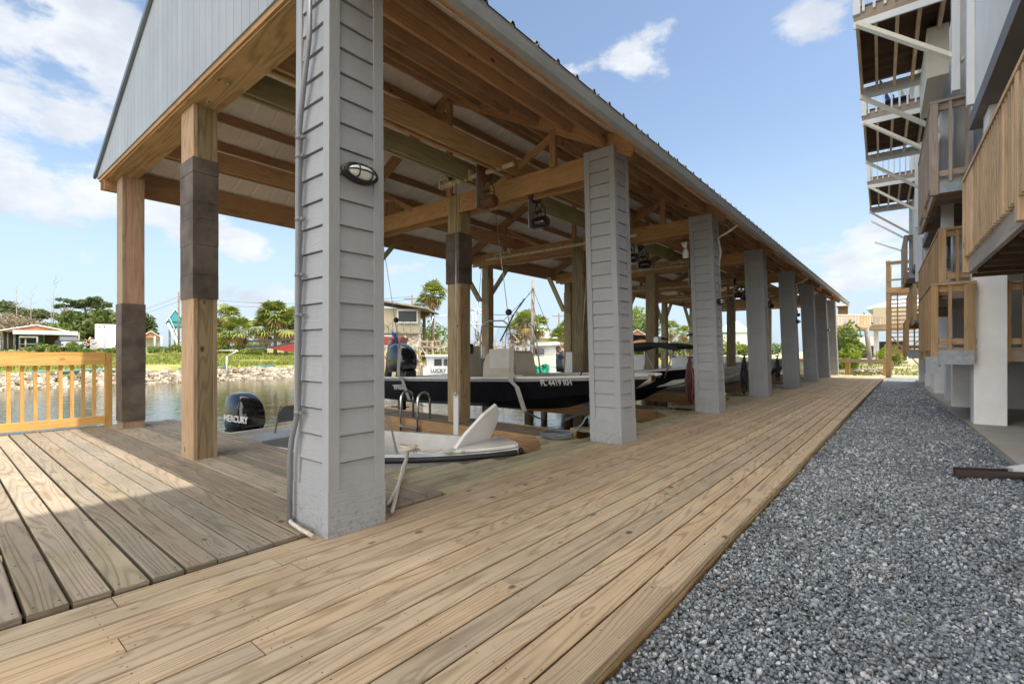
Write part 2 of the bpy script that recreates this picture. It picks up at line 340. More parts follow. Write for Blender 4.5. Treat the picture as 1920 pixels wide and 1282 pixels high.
# ------------------------------------------------------------------ mesh builder
class MB:
    def __init__(s, xf=None): s.v = []; s.f = []; s.uv = []; s.r = []; s.m = []; s.xf = xf; s.sm = []
    def add(s, vs, fs, uvs=None, rnd=None, mi=0, smooth=False):
        b = len(s.v)
        for p in vs:
            p = Vector(p)
            s.v.append(tuple(s.xf @ p) if s.xf is not None else tuple(p))
        rr = random.random() if rnd is None else rnd
        for i, f in enumerate(fs):
            s.f.append([b+j for j in f]); s.uv.append(uvs[i] if uvs else [(vs[j][0], vs[j][2]) for j in f]); s.r.append(rr); s.m.append(mi); s.sm.append(smooth)
    def box(s, c, size, rot=None, rnd=None, mi=0, taper=None):
        """box by centre and size; rot = Matrix; UV u runs along the longest side"""
        hx, hy, hz = size[0]/2, size[1]/2, size[2]/2
        L = max(range(3), key=lambda i: size[i])
        cs = [(-hx, -hy, -hz), (hx, -hy, -hz), (hx, hy, -hz), (-hx, hy, -hz), (-hx, -hy, hz), (hx, -hy, hz), (hx, hy, hz), (-hx, hy, hz)]
        fs = [(0, 3, 2, 1), (4, 5, 6, 7), (0, 1, 5, 4), (1, 2, 6, 5), (2, 3, 7, 6), (3, 0, 4, 7)]
        ax = [2, 2, 1, 0, 1, 0]
        ou, ov = random.random()*20, random.random()*20
        uvs = []
        for f, n in zip(fs, ax):
            o = [a for a in range(3) if a != n]
            a, b = (L, [q for q in o if q != L][0]) if L in o else o
            uvs.append([(cs[j][a]+ou, cs[j][b]+ov+n*.37) for j in f])
        vs = []
        for i, q in enumerate(cs):
            q = Vector(q)
            if taper and i >= 4: q.x *= taper; q.y *= taper
            if rot is not None: q = rot @ q
            vs.append(q+Vector(c))
        s.add(vs, fs, uvs, rnd, mi)
    def bx(s, x0, x1, y0, y1, z0, z1, **k):
        s.box(((x0+x1)/2, (y0+y1)/2, (z0+z1)/2), (abs(x1-x0), abs(y1-y0), abs(z1-z0)), **k)
    def bar(s, p0, p1, w, h, up=(0, 0, 1), **k):
        p0 = Vector(p0); p1 = Vector(p1); d = p1-p0; L = d.length
        if L < 1e-6: return
        x = d/L; up = Vector(up)
        if abs(x.dot(up)) > .99: up = Vector((1, 0, 0))
        y = up.cross(x).normalized(); z = x.cross(y)
        rot = Matrix((x, y, z)).transposed()
        s.box((p0+p1)/2, (L, w, h), rot=rot, **k)
    def tube(s, pts, r, n=8, rnd=None, mi=0, cap=True, closed=False):
        pts = [Vector(p) for p in pts]; rs = r if hasattr(r, '__len__') else [r]*len(pts)
        vs = []; fs = []; prev = None; N = len(pts)
        for i, p in enumerate(pts):
            a = pts[(i-1) % N] if (i or closed) else p; b = pts[(i+1) % N] if (i < N-1 or closed) else p
            t = (b-a).normalized() if (b-a).length > 1e-9 else Vector((0, 0, 1))
            if prev is None:
                q = Vector((0, 0, 1)) if abs(t.z) < .9 else Vector((1, 0, 0)); x = t.cross(q).normalized()
            else: x = (prev-t*prev.dot(t)).normalized()
            prev = x; y = t.cross(x)
            for k in range(n):
                a_ = 2*math.pi*k/n; vs.append(p+x*math.cos(a_)*rs[i]+y*math.sin(a_)*rs[i])
        segs = N if closed else N-1
        for i in range(segs):
            i2 = (i+1) % N
            for k in range(n): fs.append((i*n+k, i*n+(k+1) % n, i2*n+(k+1) % n, i2*n+k))
        if cap and not closed: fs.append(tuple(range(n-1, -1, -1))); fs.append(tuple((N-1)*n+k for k in range(n)))
        s.add(vs, fs, None, rnd, mi, True)
    def cyl(s, p0, p1, r, n=14, r1=None, **k): s.tube([p0, p1], [r, r if r1 is None else r1], n, **k)
    def lathe(s, prof, c, axis=(0, 0, 1), n=16, **k):
        ax = Vector(axis).normalized(); q = Vector((1, 0, 0)) if abs(ax.x) < .9 else Vector((0, 1, 0))
        x = ax.cross(q).normalized(); y = ax.cross(x); vs = []; fs = []
        for (r, z) in prof:
            for i in range(n):
                a = 2*math.pi*i/n; vs.append(Vector(c)+ax*z+x*math.cos(a)*r+y*math.sin(a)*r)
        for j in range(len(prof)-1):
            for i in range(n): fs.append((j*n+i, j*n+(i+1) % n, (j+1)*n+(i+1) % n, (j+1)*n+i))
        fs.append(tuple(range(n-1, -1, -1))); fs.append(tuple((len(prof)-1)*n+i for i in range(n)))
        s.add(vs, fs, None, None, k.get('mi', 0), True)
    def poly(s, pts, th=None, nrm=None, **k):
        pts = [Vector(p) for p in pts]; n = len(pts)
        if th is None: s.add(pts, [tuple(range(n))], **k); return
        nv = Vector(nrm)*th; vs = pts+[p+nv for p in pts]
        fs = [tuple(range(n-1, -1, -1)), tuple(range(n, 2*n))]+[(i, (i+1) % n, n+(i+1) % n, n+i) for i in range(n)]
        s.add(vs, fs, **k)
    def rock(s, c, r, mi=0, sq=(1, 1, .7)):
        vs = []
        for i, z in enumerate((-.8, 0, .8)):
            rr = math.sqrt(max(0, 1-z*z*.8))
            for k in range(6):
                a = k*math.pi/3+i*.5+random.uniform(-.3, .3); q = random.uniform(.75, 1.15)
                vs.append((c[0]+math.cos(a)*rr*r*q*sq[0], c[1]+math.sin(a)*rr*r*q*sq[1], c[2]+z*r*sq[2]*random.uniform(.8, 1.1)))
        fs = [tuple(range(5, -1, -1)), tuple(range(12, 18))]
        for j in range(2):
            for k in range(6): fs.append((j*6+k, j*6+(k+1) % 6, (j+1)*6+(k+1) % 6, (j+1)*6+k))
        s.add(vs, fs, None, None, mi)
    def build(s, name, mats, parent=None, tagd=None):
        me = bpy.data.meshes.new(name)
        me.from_pydata(s.v, [], s.f)
        uvl = me.uv_layers.new(name='UVMap'); flat = [c for f in s.uv for p in f for c in p]
        uvl.data.foreach_set('uv', flat)
        at = me.attributes.new('rnd', 'FLOAT', 'FACE'); at.data.foreach_set('value', s.r)
        for m in (mats if isinstance(mats, (list, tuple)) else [mats]): me.materials.append(M[m] if isinstance(m, str) else m)
        me.polygons.foreach_set('material_index', s.m); me.polygons.foreach_set('use_smooth', s.sm)
        me.update()
        o = bpy.data.objects.new(name, me); COL.objects.link(o)
        if parent is not None: par(o, parent)
        elif s.v:
            a = np.array(s.v); lo = a.min(0); hi = a.max(0); c = Vector(((lo[0]+hi[0])/2, (lo[1]+hi[1])/2, lo[2]))
            me.transform(Matrix.Translation(-c)); o.location = c
        return o
def par(o, p):
    o.parent = p
    o.matrix_parent_inverse = p['_inv'] if False else (Matrix(p.matrix_basis).inverted() if p.type == 'EMPTY' else Matrix())
def tag(o, label=None, cat=None, group=None, kind=None):
    if label: o['label'] = label
    if cat: o['category'] = cat
    if group: o['group'] = group
    if kind: o['kind'] = kind
    return o
def thing(name, loc, label, cat, group=None, kind=None):
    o = bpy.data.objects.new(name, None); COL.objects.link(o); o.location = loc; o.empty_display_size = .2
    return tag(o, label, cat, group, kind)
def kids(o): return [c for c in bpy.data.objects if c.parent == o]
def copy_tree(o, parent=None):
    c = o.copy(); COL.objects.link(c)
    if parent is not None: c.parent = parent; c.matrix_parent_inverse = o.matrix_parent_inverse.copy()
    for ch in kids(o): copy_tree(ch, c)
    return c
def text(name, s, size, loc, xdir, updir, mat, parent, depth=.002, squeeze=1.0, bold=0):
    cu = bpy.data.curves.new(name, 'FONT'); cu.body = s; cu.size = size; cu.extrude = depth; cu.offset = bold; cu.align_x = 'LEFT'
    tmp = bpy.data.objects.new('tmp', cu); COL.objects.link(tmp)
    dg = bpy.context.evaluated_depsgraph_get(); me = bpy.data.meshes.new_from_object(tmp.evaluated_get(dg))
    bpy.data.objects.remove(tmp)
    x = Vector(xdir).normalized(); y = Vector(updir); y = (y-x*y.dot(x)).normalized(); z = x.cross(y)
    m4 = Matrix((x*squeeze, y, z)).transposed().to_4x4(); m4.translation = Vector(loc)
    me.transform(m4); me.materials.clear(); me.materials.append(M[mat])
    o = bpy.data.objects.new(name, me); COL.objects.link(o); par(o, parent); return o
def arc(p, pts): return pts

# rows of the boat shed along the boardwalk (near corner of each clad column)
ROW = [1.46, 5.10, 8.80, 12.62, 16.6, 20.4, 23.9, 27.05]
XW0 = -2.70; XW1 = -.81
WATER = -.85
# ------------------------------------------------------------------ ground, water, boardwalk
def sheet(name, pts, mat, z=None, kind='structure'):
    mb = MB(); mb.add([Vector(p) for p in pts], [tuple(range(len(pts)))], [[(p[0], p[1]) for p in pts]]); o = mb.build(name, mat); o['kind'] = kind; return o
sheet('canal_water', [(-400, -300, WATER), (-2.3, -300, WATER), (-2.3, 600, WATER), (-400, 600, WATER)], 'water')
# east bank: land beside and beyond the boardwalk, one sheet to the horizon
mb = MB()
mb.add([(-2.4, -300, -.13), (900, -300, -.13), (900, 27.9, -.13), (-2.4, 27.9, -.13), (-4.5, 27.9, -.13), (-4.5, 60, .1), (900, 60, .1), (-30, 90, .5), (-120, 900, 2), (900, 900, 2), (-2.4, -300, -2), (-2.4, 27.9, -2), (-4.5, 27.9, -2), (-4.5, 60, -2), (-30, 90, -2), (-120, 900, -2)],
       [(0, 1, 2, 3), (3, 2, 6, 5, 4), (5, 6, 9, 8, 7), (0, 3, 11, 10), (3, 4, 12, 11), (4, 5, 13, 12), (5, 7, 14, 13), (7, 8, 15, 14)])
mb.build('sandy_ground', 'sand')['kind'] = 'structure'
# west bank across the canal
def bankz(x):
    t = -36.6-x
    return -.95+1.0*min(1, max(0, t)/2.0) + .0*t + (0.85*min(1, max(0, t-2)/26.0)) + max(0, t-28)*.006
mb = MB(); xs = [-36.0, -36.6, -37.4, -38.6, -41, -45, -50, -57, -65, -80, -120, -250, -700]; ys = [-300, -80, -20, 0, 10, 20, 40, 80, 140, 300, 900]
vs = [(x+math.sin(y*.21)*.5 if x > -60 else x, y, bankz(x)) for x in xs for y in ys]
ny = len(ys); fs = [(i*ny+j, i*ny+j+1, (i+1)*ny+j+1, (i+1)*ny+j) for i in range(len(xs)-1) for j in range(ny-1)]
mb.add(vs, fs); mb.build('canal_bank', 'bank')['kind'] = 'structure'

def chamfer_board(mb, x0, x1, y0, y1, z1, th, along='y', cup=0.0, **k):
    """one deck board with eased edges"""
    e = .005; z0 = z1-th
    if along == 'y': prof = [(x0, z0), (x0, z1-e), (x0+e, z1), ((x0+x1)/2, z1-cup), (x1-e, z1), (x1, z1-e), (x1, z0)]
    else: prof = [(y0, z0), (y0, z1-e), (y0+e, z1), ((y0+y1)/2, z1-cup), (y1-e, z1), (y1, z1-e), (y1, z0)]
    ou, ov = random.random()*30, random.random()*30; n = len(prof)
    a, b = (y0, y1) if along == 'y' else (x0, x1)
    pt = (lambda s, p: (p[0], s, p[1])) if along == 'y' else (lambda s, p: (s, p[0], p[1]))
    vs = [pt(a, p) for p in prof]+[pt(b, p) for p in prof]
    dist = [0]
    for i in range(1, n): dist.append(dist[-1]+math.dist(prof[i], prof[i-1]))
    fs = []; uvs = []
    for i in range(n-1):
        f = (i, i+1, n+i+1, n+i) if along != 'y' else (i, n+i, n+i+1, i+1)
        fs.append(f); U = {i: (a+ou, dist[i]+ov), i+1: (a+ou, dist[i+1]+ov), n+i: (b+ou, dist[i]+ov), n+i+1: (b+ou, dist[i+1]+ov)}
        uvs.append([U[j] for j in f])
    for base in (0, n):
        fs.append(tuple(base+i for i in range(n))); uvs.append([(prof[i][0]+ou, prof[i][1]+ov) for i in range(n)])
    mb.add(vs, fs, uvs, k.get('rnd'), k.get('mi', 0))
# boardwalk: 13 courses of long boards
mb = MB(); nails = MB()
nb = 14; bw = (XW1-XW0)/nb
known = {13: [2.13], 9: [1.72], 4: [2.48], 5: [1.9]}
for i in range(nb):
    x0 = XW0+i*bw; x1 = x0+bw-.008
    y = -3.0-random.random()*2; cuts = [y]
    while y < 27.6: y += random.choice([3.66, 4.88, 4.88, 4.27]); cuts.append(y)
    if i in known:
        k = min(range(len(cuts)), key=lambda j: abs(cuts[j]-known[i][0])); dlt = known[i][0]-cuts[k]; cuts = [c+dlt for c in cuts]
    for a, b in zip(cuts, cuts[1:]):
        a = max(a, -4); b = min(b, 27.62)
        if b-a < .1: continue
        dz = random.uniform(-.0015, .0015)
        chamfer_board(mb, x0, x1, a+.002, b-.002, dz, .038, 'y', .001, mi=1 if i == 0 and False else 0)
        yy = a+.03
        while yy < min(b, 9):
            for q in (.025, bw-.03): nails.cyl((x0+q, yy, dz-.002), (x0+q, yy, dz+.0006), .0032, 6)
            yy += .406 if yy > a+.05 else (.406-(a % .406))
bwk = thing('boardwalk', (-1.8, 10, 0), None, None, kind='structure')
mb.build('planks', 'deck', bwk); nails.build('screw_heads', 'rust', bwk)
mb = MB(); y = -4
while y < 27.6:
    y2 = min(27.62, y+4.2); mb.bx(XW1-.045, XW1+.0-.006, y, y2-.003, -.30, -.042); y = y2
mb.bx(XW0, XW1-.05, 27.58, 27.62, -.3, -.042)
mb.build('edge_board', 'gbeam', bwk)
mb = MB()
for x in (-2.6, -2.0, -1.4, -.95): mb.bx(x-.02, x+.02, -4, 27.5, -.3, -.045)
mb.build('joists', 'darkwood', bwk)
mb = MB(); mb.bx(-2.76, -2.7, -4, 27.6, -2, -.06); mb.build('bulkhead', 'seawall', bwk)
# inner strip of mossy boards along the slips, with cut corners at each slip
mb = MB()
for bi in range(len(ROW)-1):
    ya = ROW[bi]+(1.05 if bi == 0 else .7); yb = ROW[bi+1]-.1
    for c, x1 in enumerate((-2.706, -2.85, -2.994)):
        x0 = x1-.138
        a = ya+(.0 if bi == 0 else 0); b = yb+(.6 if True else 0)
        chamfer_board(mb, x0, x1, a, b, 0, .038, 'y')
    # angled corner pieces
    for c, (x1, s_) in enumerate(((-3.138, 1.1), (-3.282, .75), (-3.426, .45), (-3.57, .2))):
        chamfer_board(mb, x1-.138, x1, ya, ya+s_, 0, .038, 'y')
        chamfer_board(mb, x1-.138, x1, yb-s_*.55+.1, yb+.15, 0, .038, 'y')
mb.build('inner_planks', 'deck_moss', bwk)
mb = MB()
for bi in range(len(ROW)-1):
    ya = ROW[bi]+(1.05 if bi == 0 else .7); yb = ROW[bi+1]-.1
    mb.bx(-3.18, -3.135, ya+1.05, yb-.5, -.28, -.042)
    mb.bar((-3.16, yb-.55, -.16), (-3.7, yb+.1, -.16), .04, .24); mb.bar((-3.16, ya+1.1, -.16), (-3.7, ya+.1, -.16), .04, .24)
mb.build('slip_edge_beam', 'beam', bwk)

# old weathered landing (boards run towards the canal)
land = thing('old_pier', (-5.6, .8, 0), None, None, kind='structure')
mb = MB(); nails = MB()
seams = [round(.25+.1395*k, 4) for k in range(-14, 17)]
for a, b in zip(seams, seams[1:]):
    gap = random.uniform(.012, .02) if a < .75 else random.uniform(.005, .010)
    dz = .018+random.uniform(-.004, .004); x0 = -8.95+random.uniform(-.015, .015); x1 = -2.712-random.uniform(0, .02)
    chamfer_board(mb, x0, x1, a+gap/2, b-gap/2, dz, .04, 'x', .003, mi=0)
    xx = -2.78
    while xx > -8.9:
        for q in (.03, (b-a)-.03): nails.cyl((xx, a+q, dz-.002), (xx, a+q, dz+.001), .0042, 6)
        xx -= .61
mb.build('planks', 'olddeck', land); nails.build('nail_heads', 'rust', land)
mb = MB(); mb.bx(-8.9, -2.8, 2.47, 2.51, -.26, -.03)
for x in (-8.8, -7.4, -6, -4.6, -3.2, -2.85): mb.bx(x-.03, x+.03, -1.6, 2.46, -.25, -.026)
mb.build('joists', 'darkwood', land)
for x in (-8.5, -5.5, -3.3):
    for y in (-1.2, .4): mb = MB(); mb.cyl((x, y, -2), (x, y, -.26), .13, 12); mb.build('piling', 'post', land)

# gravel: bed plus real stones, dense near the viewer
sheet('gravel_bed', [(-.83, -4, -.085), (1.9, -4, -.085), (1.3, 27.6, -.085), (-.83, 27.6, -.085)], 'gravelbed')
def gravel():
    t = (1+5**.5)/2; ico = np.array([(-1, t, 0), (1, t, 0), (-1, -t, 0), (1, -t, 0), (0, -1, t), (0, 1, t), (0, -1, -t), (0, 1, -t), (t, 0, -1), (t, 0, 1), (-t, 0, -1), (-t, 0, 1)])/math.hypot(1, t)
    fc = np.array([(0, 11, 5), (0, 5, 1), (0, 1, 7), (0, 7, 10), (0, 10, 11), (1, 5, 9), (5, 11, 4), (11, 10, 2), (10, 7, 6), (7, 1, 8), (3, 9, 4), (3, 4, 2), (3, 2, 6), (3, 6, 8), (3, 8, 9), (4, 9, 5), (2, 4, 11), (6, 2, 10), (8, 6, 7), (9, 8, 1)])
    P_ = []; 
    def zone(y0, y1, dens, smin, smax, zz):
        n = int(1.95*(y1-y0)*dens); y = np.random.uniform(y0, y1, n); x = np.random.uniform(-.80, 1.12, n)
        k = x < 1.08-(y-6)*.02
        x = x[k]; y = y[k]; n = len(x)
        s_ = np.random.uniform(smin, smax, n)*np.random.choice([.6, .8, 1, 1, 1.45], n)
        z = -.085+zz+np.random.uniform(-.006, .014, n)+.006*np.sin(x*5.1+y*1.7)+.005*np.sin(y*4.3-x*2.2)
        P_.append(np.stack([x, y, z, s_], 1))
    zone(1.0, 3.4, 8200, .005, .0112, .012); zone(3.4, 6, 4300, .0075, .013, .012); zone(6, 11, 1500, .010, .015, .01); zone(11, 20, 450, .012, .02, .008)
    A = np.concatenate(P_); n = len(A)
    sc = np.random.uniform(.6, 1.25, (n, 1, 3)); sc[:, :, 2] *= .6
    jit = np.random.uniform(.72, 1.2, (n, 12, 1))
    V = ico[None]*jit*sc
    q = np.random.normal(size=(n, 4)); q /= np.linalg.norm(q, axis=1, keepdims=True); a, b, c, d = q.T
    Rm = np.stack([np.stack([1-2*(c*c+d*d), 2*(b*c-a*d), 2*(b*d+a*c)], 1), np.stack([2*(b*c+a*d), 1-2*(b*b+d*d), 2*(c*d-a*b)], 1), np.stack([2*(b*d-a*c), 2*(c*d+a*b), 1-2*(b*b+c*c)], 1)], 1)
    V = np.einsum('nij,nkj->nki', Rm, V)*A[:, None, 3:4]+A[:, None, :3]
    Fc = (fc[None]+(np.arange(n)*12)[:, None, None]).reshape(-1)
    me = bpy.data.meshes.new('gravel'); me.vertices.add(n*12); me.vertices.foreach_set('co', V.reshape(-1).astype(np.float32))
    nf = n*20; me.loops.add(nf*3); me.loops.foreach_set('vertex_index', Fc.astype(np.int32)); me.polygons.add(nf)
    me.polygons.foreach_set('loop_start', np.arange(nf, dtype=np.int32)*3)
    me.update(calc_edges=True)
    at = me.attributes.new('rnd', 'FLOAT', 'FACE'); at.data.foreach_set('value', np.repeat(np.random.random(n)**1.15, 20).astype(np.float32))
    me.materials.append(M['gravel']); o = bpy.data.objects.new('gravel', me); COL.objects.link(o)
    tag(o, 'loose blue grey crushed granite between the boardwalk and the building', 'gravel', kind='stuff')
gravel()

# ------------------------------------------------------------------ the boat shed
shed = thing('boat_shed', (-5.6, 14, 0), 'long open boat shed with grey clad columns and metal gable roof over the slips', 'boat shed')
LX, LY = -.045, .028                       # the clad columns lean towards the water
def column(i, y0):
    xf = Matrix(((1, 0, LX, 0), (0, 1, LY, 0), (0, 0, 1, 0), (0, 0, 0, 1)))
    W = .41; x1 = -2.56; x0 = x1-W; D = .385; y1 = y0+D; top = 3.54
    core = MB(xf); core.bx(x0+.034, x1-.034, y0+.034, y1-.034, 0, top-.01)
    o = core.build('column', 'grey', shed)
    tr = MB(xf); cw = .07
    for (xa, xb) in ((x0, x0+cw), (x1-cw, x1)):
        for (ya, yb) in ((y0, y0+cw), (y1-cw, y1)): tr.bx(xa-.0, xb, ya, yb, .262, top-.001)
    tr.bx(x0+cw, x1-cw, y0+.001, y0+.02, top-.12, top-.002); tr.bx(x1-.02, x1-.001, y0+cw, y1-cw, top-.12, top-.002)
    tr.build('corner_board', 'grey', o)
    bb = MB(xf); bb.bx(x0-.003, x1+.003, y0-.003, y1+.003, .0 if i else .0, .262); bb.build('base_board', 'grey', o)
    lp = MB(xf); z = .262; ex = .158
    while z < top-.13:
        h = min(ex-.010, top-.12-z)
        for (ax, n, a, b) in (('x', -1, x0+cw, x1-cw), ('x', 1, x0+cw, x1-cw), ('y', 1, y0+cw, y1-cw), ('y', -1, y0+cw, y1-cw)):
            out0, out1 = .027, .015            # proud at the butt, thin at the top
            if ax == 'x':
                yb = (y0+.034) if n < 0 else (y1-.034); f = lambda u, o_, zz: (u, yb+n*o_, zz)
            else:
                xb = (x1-.034) if n > 0 else (x0+.034); f = lambda u, o_, zz: (xb+n*o_, u, zz)
            vs = [f(a, 0, z), f(b, 0, z), f(b, 0, z+h), f(a, 0, z+h), f(a, out0, z), f(b, out0, z), f(b, out1, z+h), f(a, out1, z+h)]
            fs = [(4, 5, 6, 7), (0, 1, 5, 4), (7, 6, 2, 3), (0, 4, 7, 3), (1, 2, 6, 5)]
            ou, ov = random.random()*20, random.random()*20
            lp.add(vs, fs, [[(u*(b-a)+ou, v*h+ov) for u, v in ((0, 0), (1, 0), (1, 1), (0, 1))]]*5)
        z += ex
    lp.build('clapboards', 'grey', o)
for i, y in enumerate(ROW): column(i, y)

PB = [-5.42, -8.35]
def post(x, y, w, z0, z1, mat, wraps=()):
    mb = MB(); mb.bx(x-w/2, x+w/2, y-w/2, y+w/2, z0, z1)
    for sx_ in (-1, 1): mb.bx(x+sx_*(w/2+.012)-.012, x+sx_*(w/2+.012)+.012, y-w/2+.01, y+w/2-.01, z0+.02 if z0 > -1 else 0.03, z1-.3)
    o = mb.build('post', mat, shed)
    for a, b in wraps:
        m2 = MB(); e = w/2+.027; k = a
        while k < b-.02:
            kk = min(b, k+random.uniform(.16, .3)); q = e+random.uniform(0, .004)
            m2.bx(x-q, x+q, y-e, y+e, k, kk-.004); k = kk
        m2.build('tar_wrap', 'wrap', o)
def big_post(x0, x1, y0, y1, mat, wr):
    mb = MB(); mb.bx(x0+.004, x1-.006, y0+.036, y1-.036, 0.0, 3.5); o = mb.build('post', 'post' if mat == 'post' else mat, shed)
    for a, b in ((y0, y0+.035), (y1-.035, y1)): pb = MB(); pb.bx(x0, x1, a, b, 0.0, 3.498); pb.build('side_plank', 'plank', o)
    m2 = MB(); k = wr[0]
    while k < wr[1]-.02:
        kk = min(wr[1], k+random.uniform(.14, .34)); q = .007+random.uniform(0, .005); m2.bx(x0-q, x1+q, y0-q, y1+q, k, kk-.003, rnd=random.random()); k = kk
    m2.build('tar_wrap', 'wrap', o)
big_post(-5.74, -5.39, 1.66, 1.87, 'post', (1.60, 2.98))
big_post(-8.66, -8.36, 1.72, 1.97, 'post_red', (.11, 1.76))
for k, y in enumerate(ROW[1:], 1):
    post(-5.57, y+.33, .24, -2, 3.525, 'post', [(2.15, 2.95)] if k == 1 else ())
    post(-8.35, y+.36, .2, -2, 3.255, 'post')
    # knee braces on the canal side
    for p0, p1 in (((-8.35, y+.31, 2.35), (-8.35, y+1.15, 3.32)), ((-8.35, y+.08, 2.35), (-8.35, y-.75, 3.32))): mb = MB(); mb.bar(p0, p1, .05, .14, up=(1, 0, 0)); mb.build('knee_brace', 'greenbeam', shed)
# transverse beams at each row
for k, y in enumerate(ROW[1:], 1):
    yc = y+.2
    for q_ in (.02, .255): mb = MB(); mb.bx(-8.75, -3.02, yc+q_, yc+q_+.042, 3.26, 3.545); mb.build('cross_beam', 'beam', shed)
mb = MB(); mb.bx(-8.98, -2.95, 1.605, 1.90, 3.50, 3.74); mb.build('gable_beam', 'gbeam', shed)
mb = MB(); mb.bx(-9.0, -2.3, 1.585, 1.602, 3.515, 3.62); mb.build('trim_board', 'beam', shed)
# roof
RX, RZ, SL = -5.65, 5.25, .48; EXR, EXL = -2.2, -9.1
def rz(x): return RZ-abs(x-RX)*(.53 if x > RX else .48)
def roof_sheet():
    y0, y1 = 1.555, 27.75; prof = []; y = y0
    while y < y1:
        prof += [(y, 0), (y+.235, 0), (y+.25, .028), (y+.275, .028), (y+.29, 0)]
        prof += [(y+.14, 0.0)] if False else []
        y += .29
    for side, ex in ((1, EXR), (-1, EXL)):
        for dz, m_, nm in ((.0, 'roof_top', 'roof_panels'), (-.006, 'roof_under', 'roof_underside')):
            mb = MB(); n = len(prof)
            xa, xb = RX, ex-(.015*side if dz else 0); hk = .5 if dz else 1
            vs = [(xa, p[0], RZ+p[1]*hk+dz) for p in prof]+[(xb, p[0], rz(xb)+p[1]*hk+dz) for p in prof]
            fs = [(i, i+1, n+i+1, n+i) for i in range(n-1)]
            mb.add(vs, fs, rnd=.5); mb.build(nm, m_, shed)
roof_sheet()
mb = MB()
mb.add([(RX-.2, 1.54, rz(RX-.2)+.045), (RX, 1.54, RZ+.05), (RX+.2, 1.54, rz(RX+.2)+.045), (RX-.2, 27.77, rz(RX-.2)+.045), (RX, 27.77, RZ+.05), (RX+.2, 27.77, rz(RX+.2)+.045)], [(0, 1, 4, 3), (1, 2, 5, 4)])
mb.build('ridge_cap', 'roof_top', shed)
for ex in (EXR, EXL):
    for yy in (1.55, 27.76): mb = MB(); mb.bar((RX, yy, RZ+.0), (ex, yy, rz(ex)+.0), .03, .06); mb.build('rake_trim', 'roof_top', shed)
# purlins hung between trusses
def purl(x, depth, mat, y0, y1, nm='purlin'):
    mb = MB(); z = rz(x)-.02; y = y0
    ys_ = [y0]+[r+.2 for r in ROW[1:] if y0 < r+.2 < y1]+[y1]
    for a, b in zip(ys_, ys_[1:]): mb.bx(x-.02, x+.02, a+.025, b-.025, z-depth, z)
    mb.build(nm, mat, shed)
for x in (-2.86, -3.38, -3.90, -4.44, -4.98, -5.46): purl(x, .145, 'purlin', 1.6, 27.6)
for x in (-7.87, -7.40, -6.93, -6.45, -6.0): purl(x, .12, 'purlin', 1.6, 27.6)
mb = MB(); mb.bx(-2.38, -2.30, 1.6, 27.6, 3.36, 3.40+.0); mb.bx(-2.30, -2.262, 1.6, 27.65, 3.30, rz(-2.3)-.02); mb.bx(-2.42, -2.38, 1.6, 27.6, 3.40, rz(-2.42)-.02); mb.build('eave_fascia', 'beam', shed)
mb = MB(); mb.bx(-9.0, -8.96, 1.6, 27.65, 3.40, rz(-9)-.012); mb.bx(-8.80, -8.76, 1.6, 27.65, 3.36, rz(-8.8)-.02); mb.build('canal_eave_board', 'purlin', shed)
mb = MB()                                   # gutter along the boardwalk side
g = [(0, .075), (0, 0), (.07, 0), (.085, .035), (.095, .07), (.105, .075), (.08, .077), (.066, .01), (.004, .008), (.004, .075)]
vs = [(-2.26+a, 1.56, 3.285+b) for a, b in g]+[(-2.26+a, 27.7, 3.285+b) for a, b in g]; n = len(g)
mb.add(vs, [(i, (i+1) % n, n+(i+1) % n, n+i) for i in range(n)]+[tuple(range(n-1, -1, -1)), tuple(range(n, 2*n))], rnd=.5)
for yy in np.arange(2, 27, .9): mb.bx(-2.262, -2.13, yy, yy+.02, 3.36, 3.366)
mb.build('gutter', 'gutter', shed)
# trusses on the cross beams
for k, y in enumerate(ROW[1:], 1):
    yc = y+.2; mb = MB()
    for ex in (-2.5, -8.8): mb.bar((RX, yc, RZ-.12), (ex, yc, rz(ex)-.12), .045, .19)
    mb.bx(RX-.045, RX+.045, yc-.03, yc+.03, 3.54, RZ-.2)
    for sg in (-1, 1):
        xw = RX+sg*2.0; mb.bx(xw-.045, xw+.045, yc-.03, yc+.03, 3.52, rz(xw)-.18)
        mb.bar((xw, yc+.035, rz(xw)-.22), (RX+sg*.95, yc+.035, 3.5), .04, .09)
    mb.build('roof_truss', 'purlin', shed)
mb = MB(); mb.bar((RX+.0, 5.2, 4.72), (RX-.55, 2.2, 4.62), .045, .16); mb.build('sway_brace', 'purlin', shed)
# longitudinal lift girders on top of the cross beams
for x, mt in ((-4.33, 'beam'), (-4.96, 'greenbeam'), (-7.33, 'purlin')):
    mb = MB(); ys_ = [1.905]+[r+.2 for r in ROW[1:]]
    for a, b in zip(ys_, ys_[1:]):
        mb.bx(x-.07, x-.03, a, b-.04, 3.55, 3.79); mb.bx(x+.03, x+.07, a, b-.04, 3.55, 3.79); mb.bx(x-.07, x+.07, a, b-.04, 3.505, 3.543) if False else None
    mb.build('lift_girder', mt, shed)
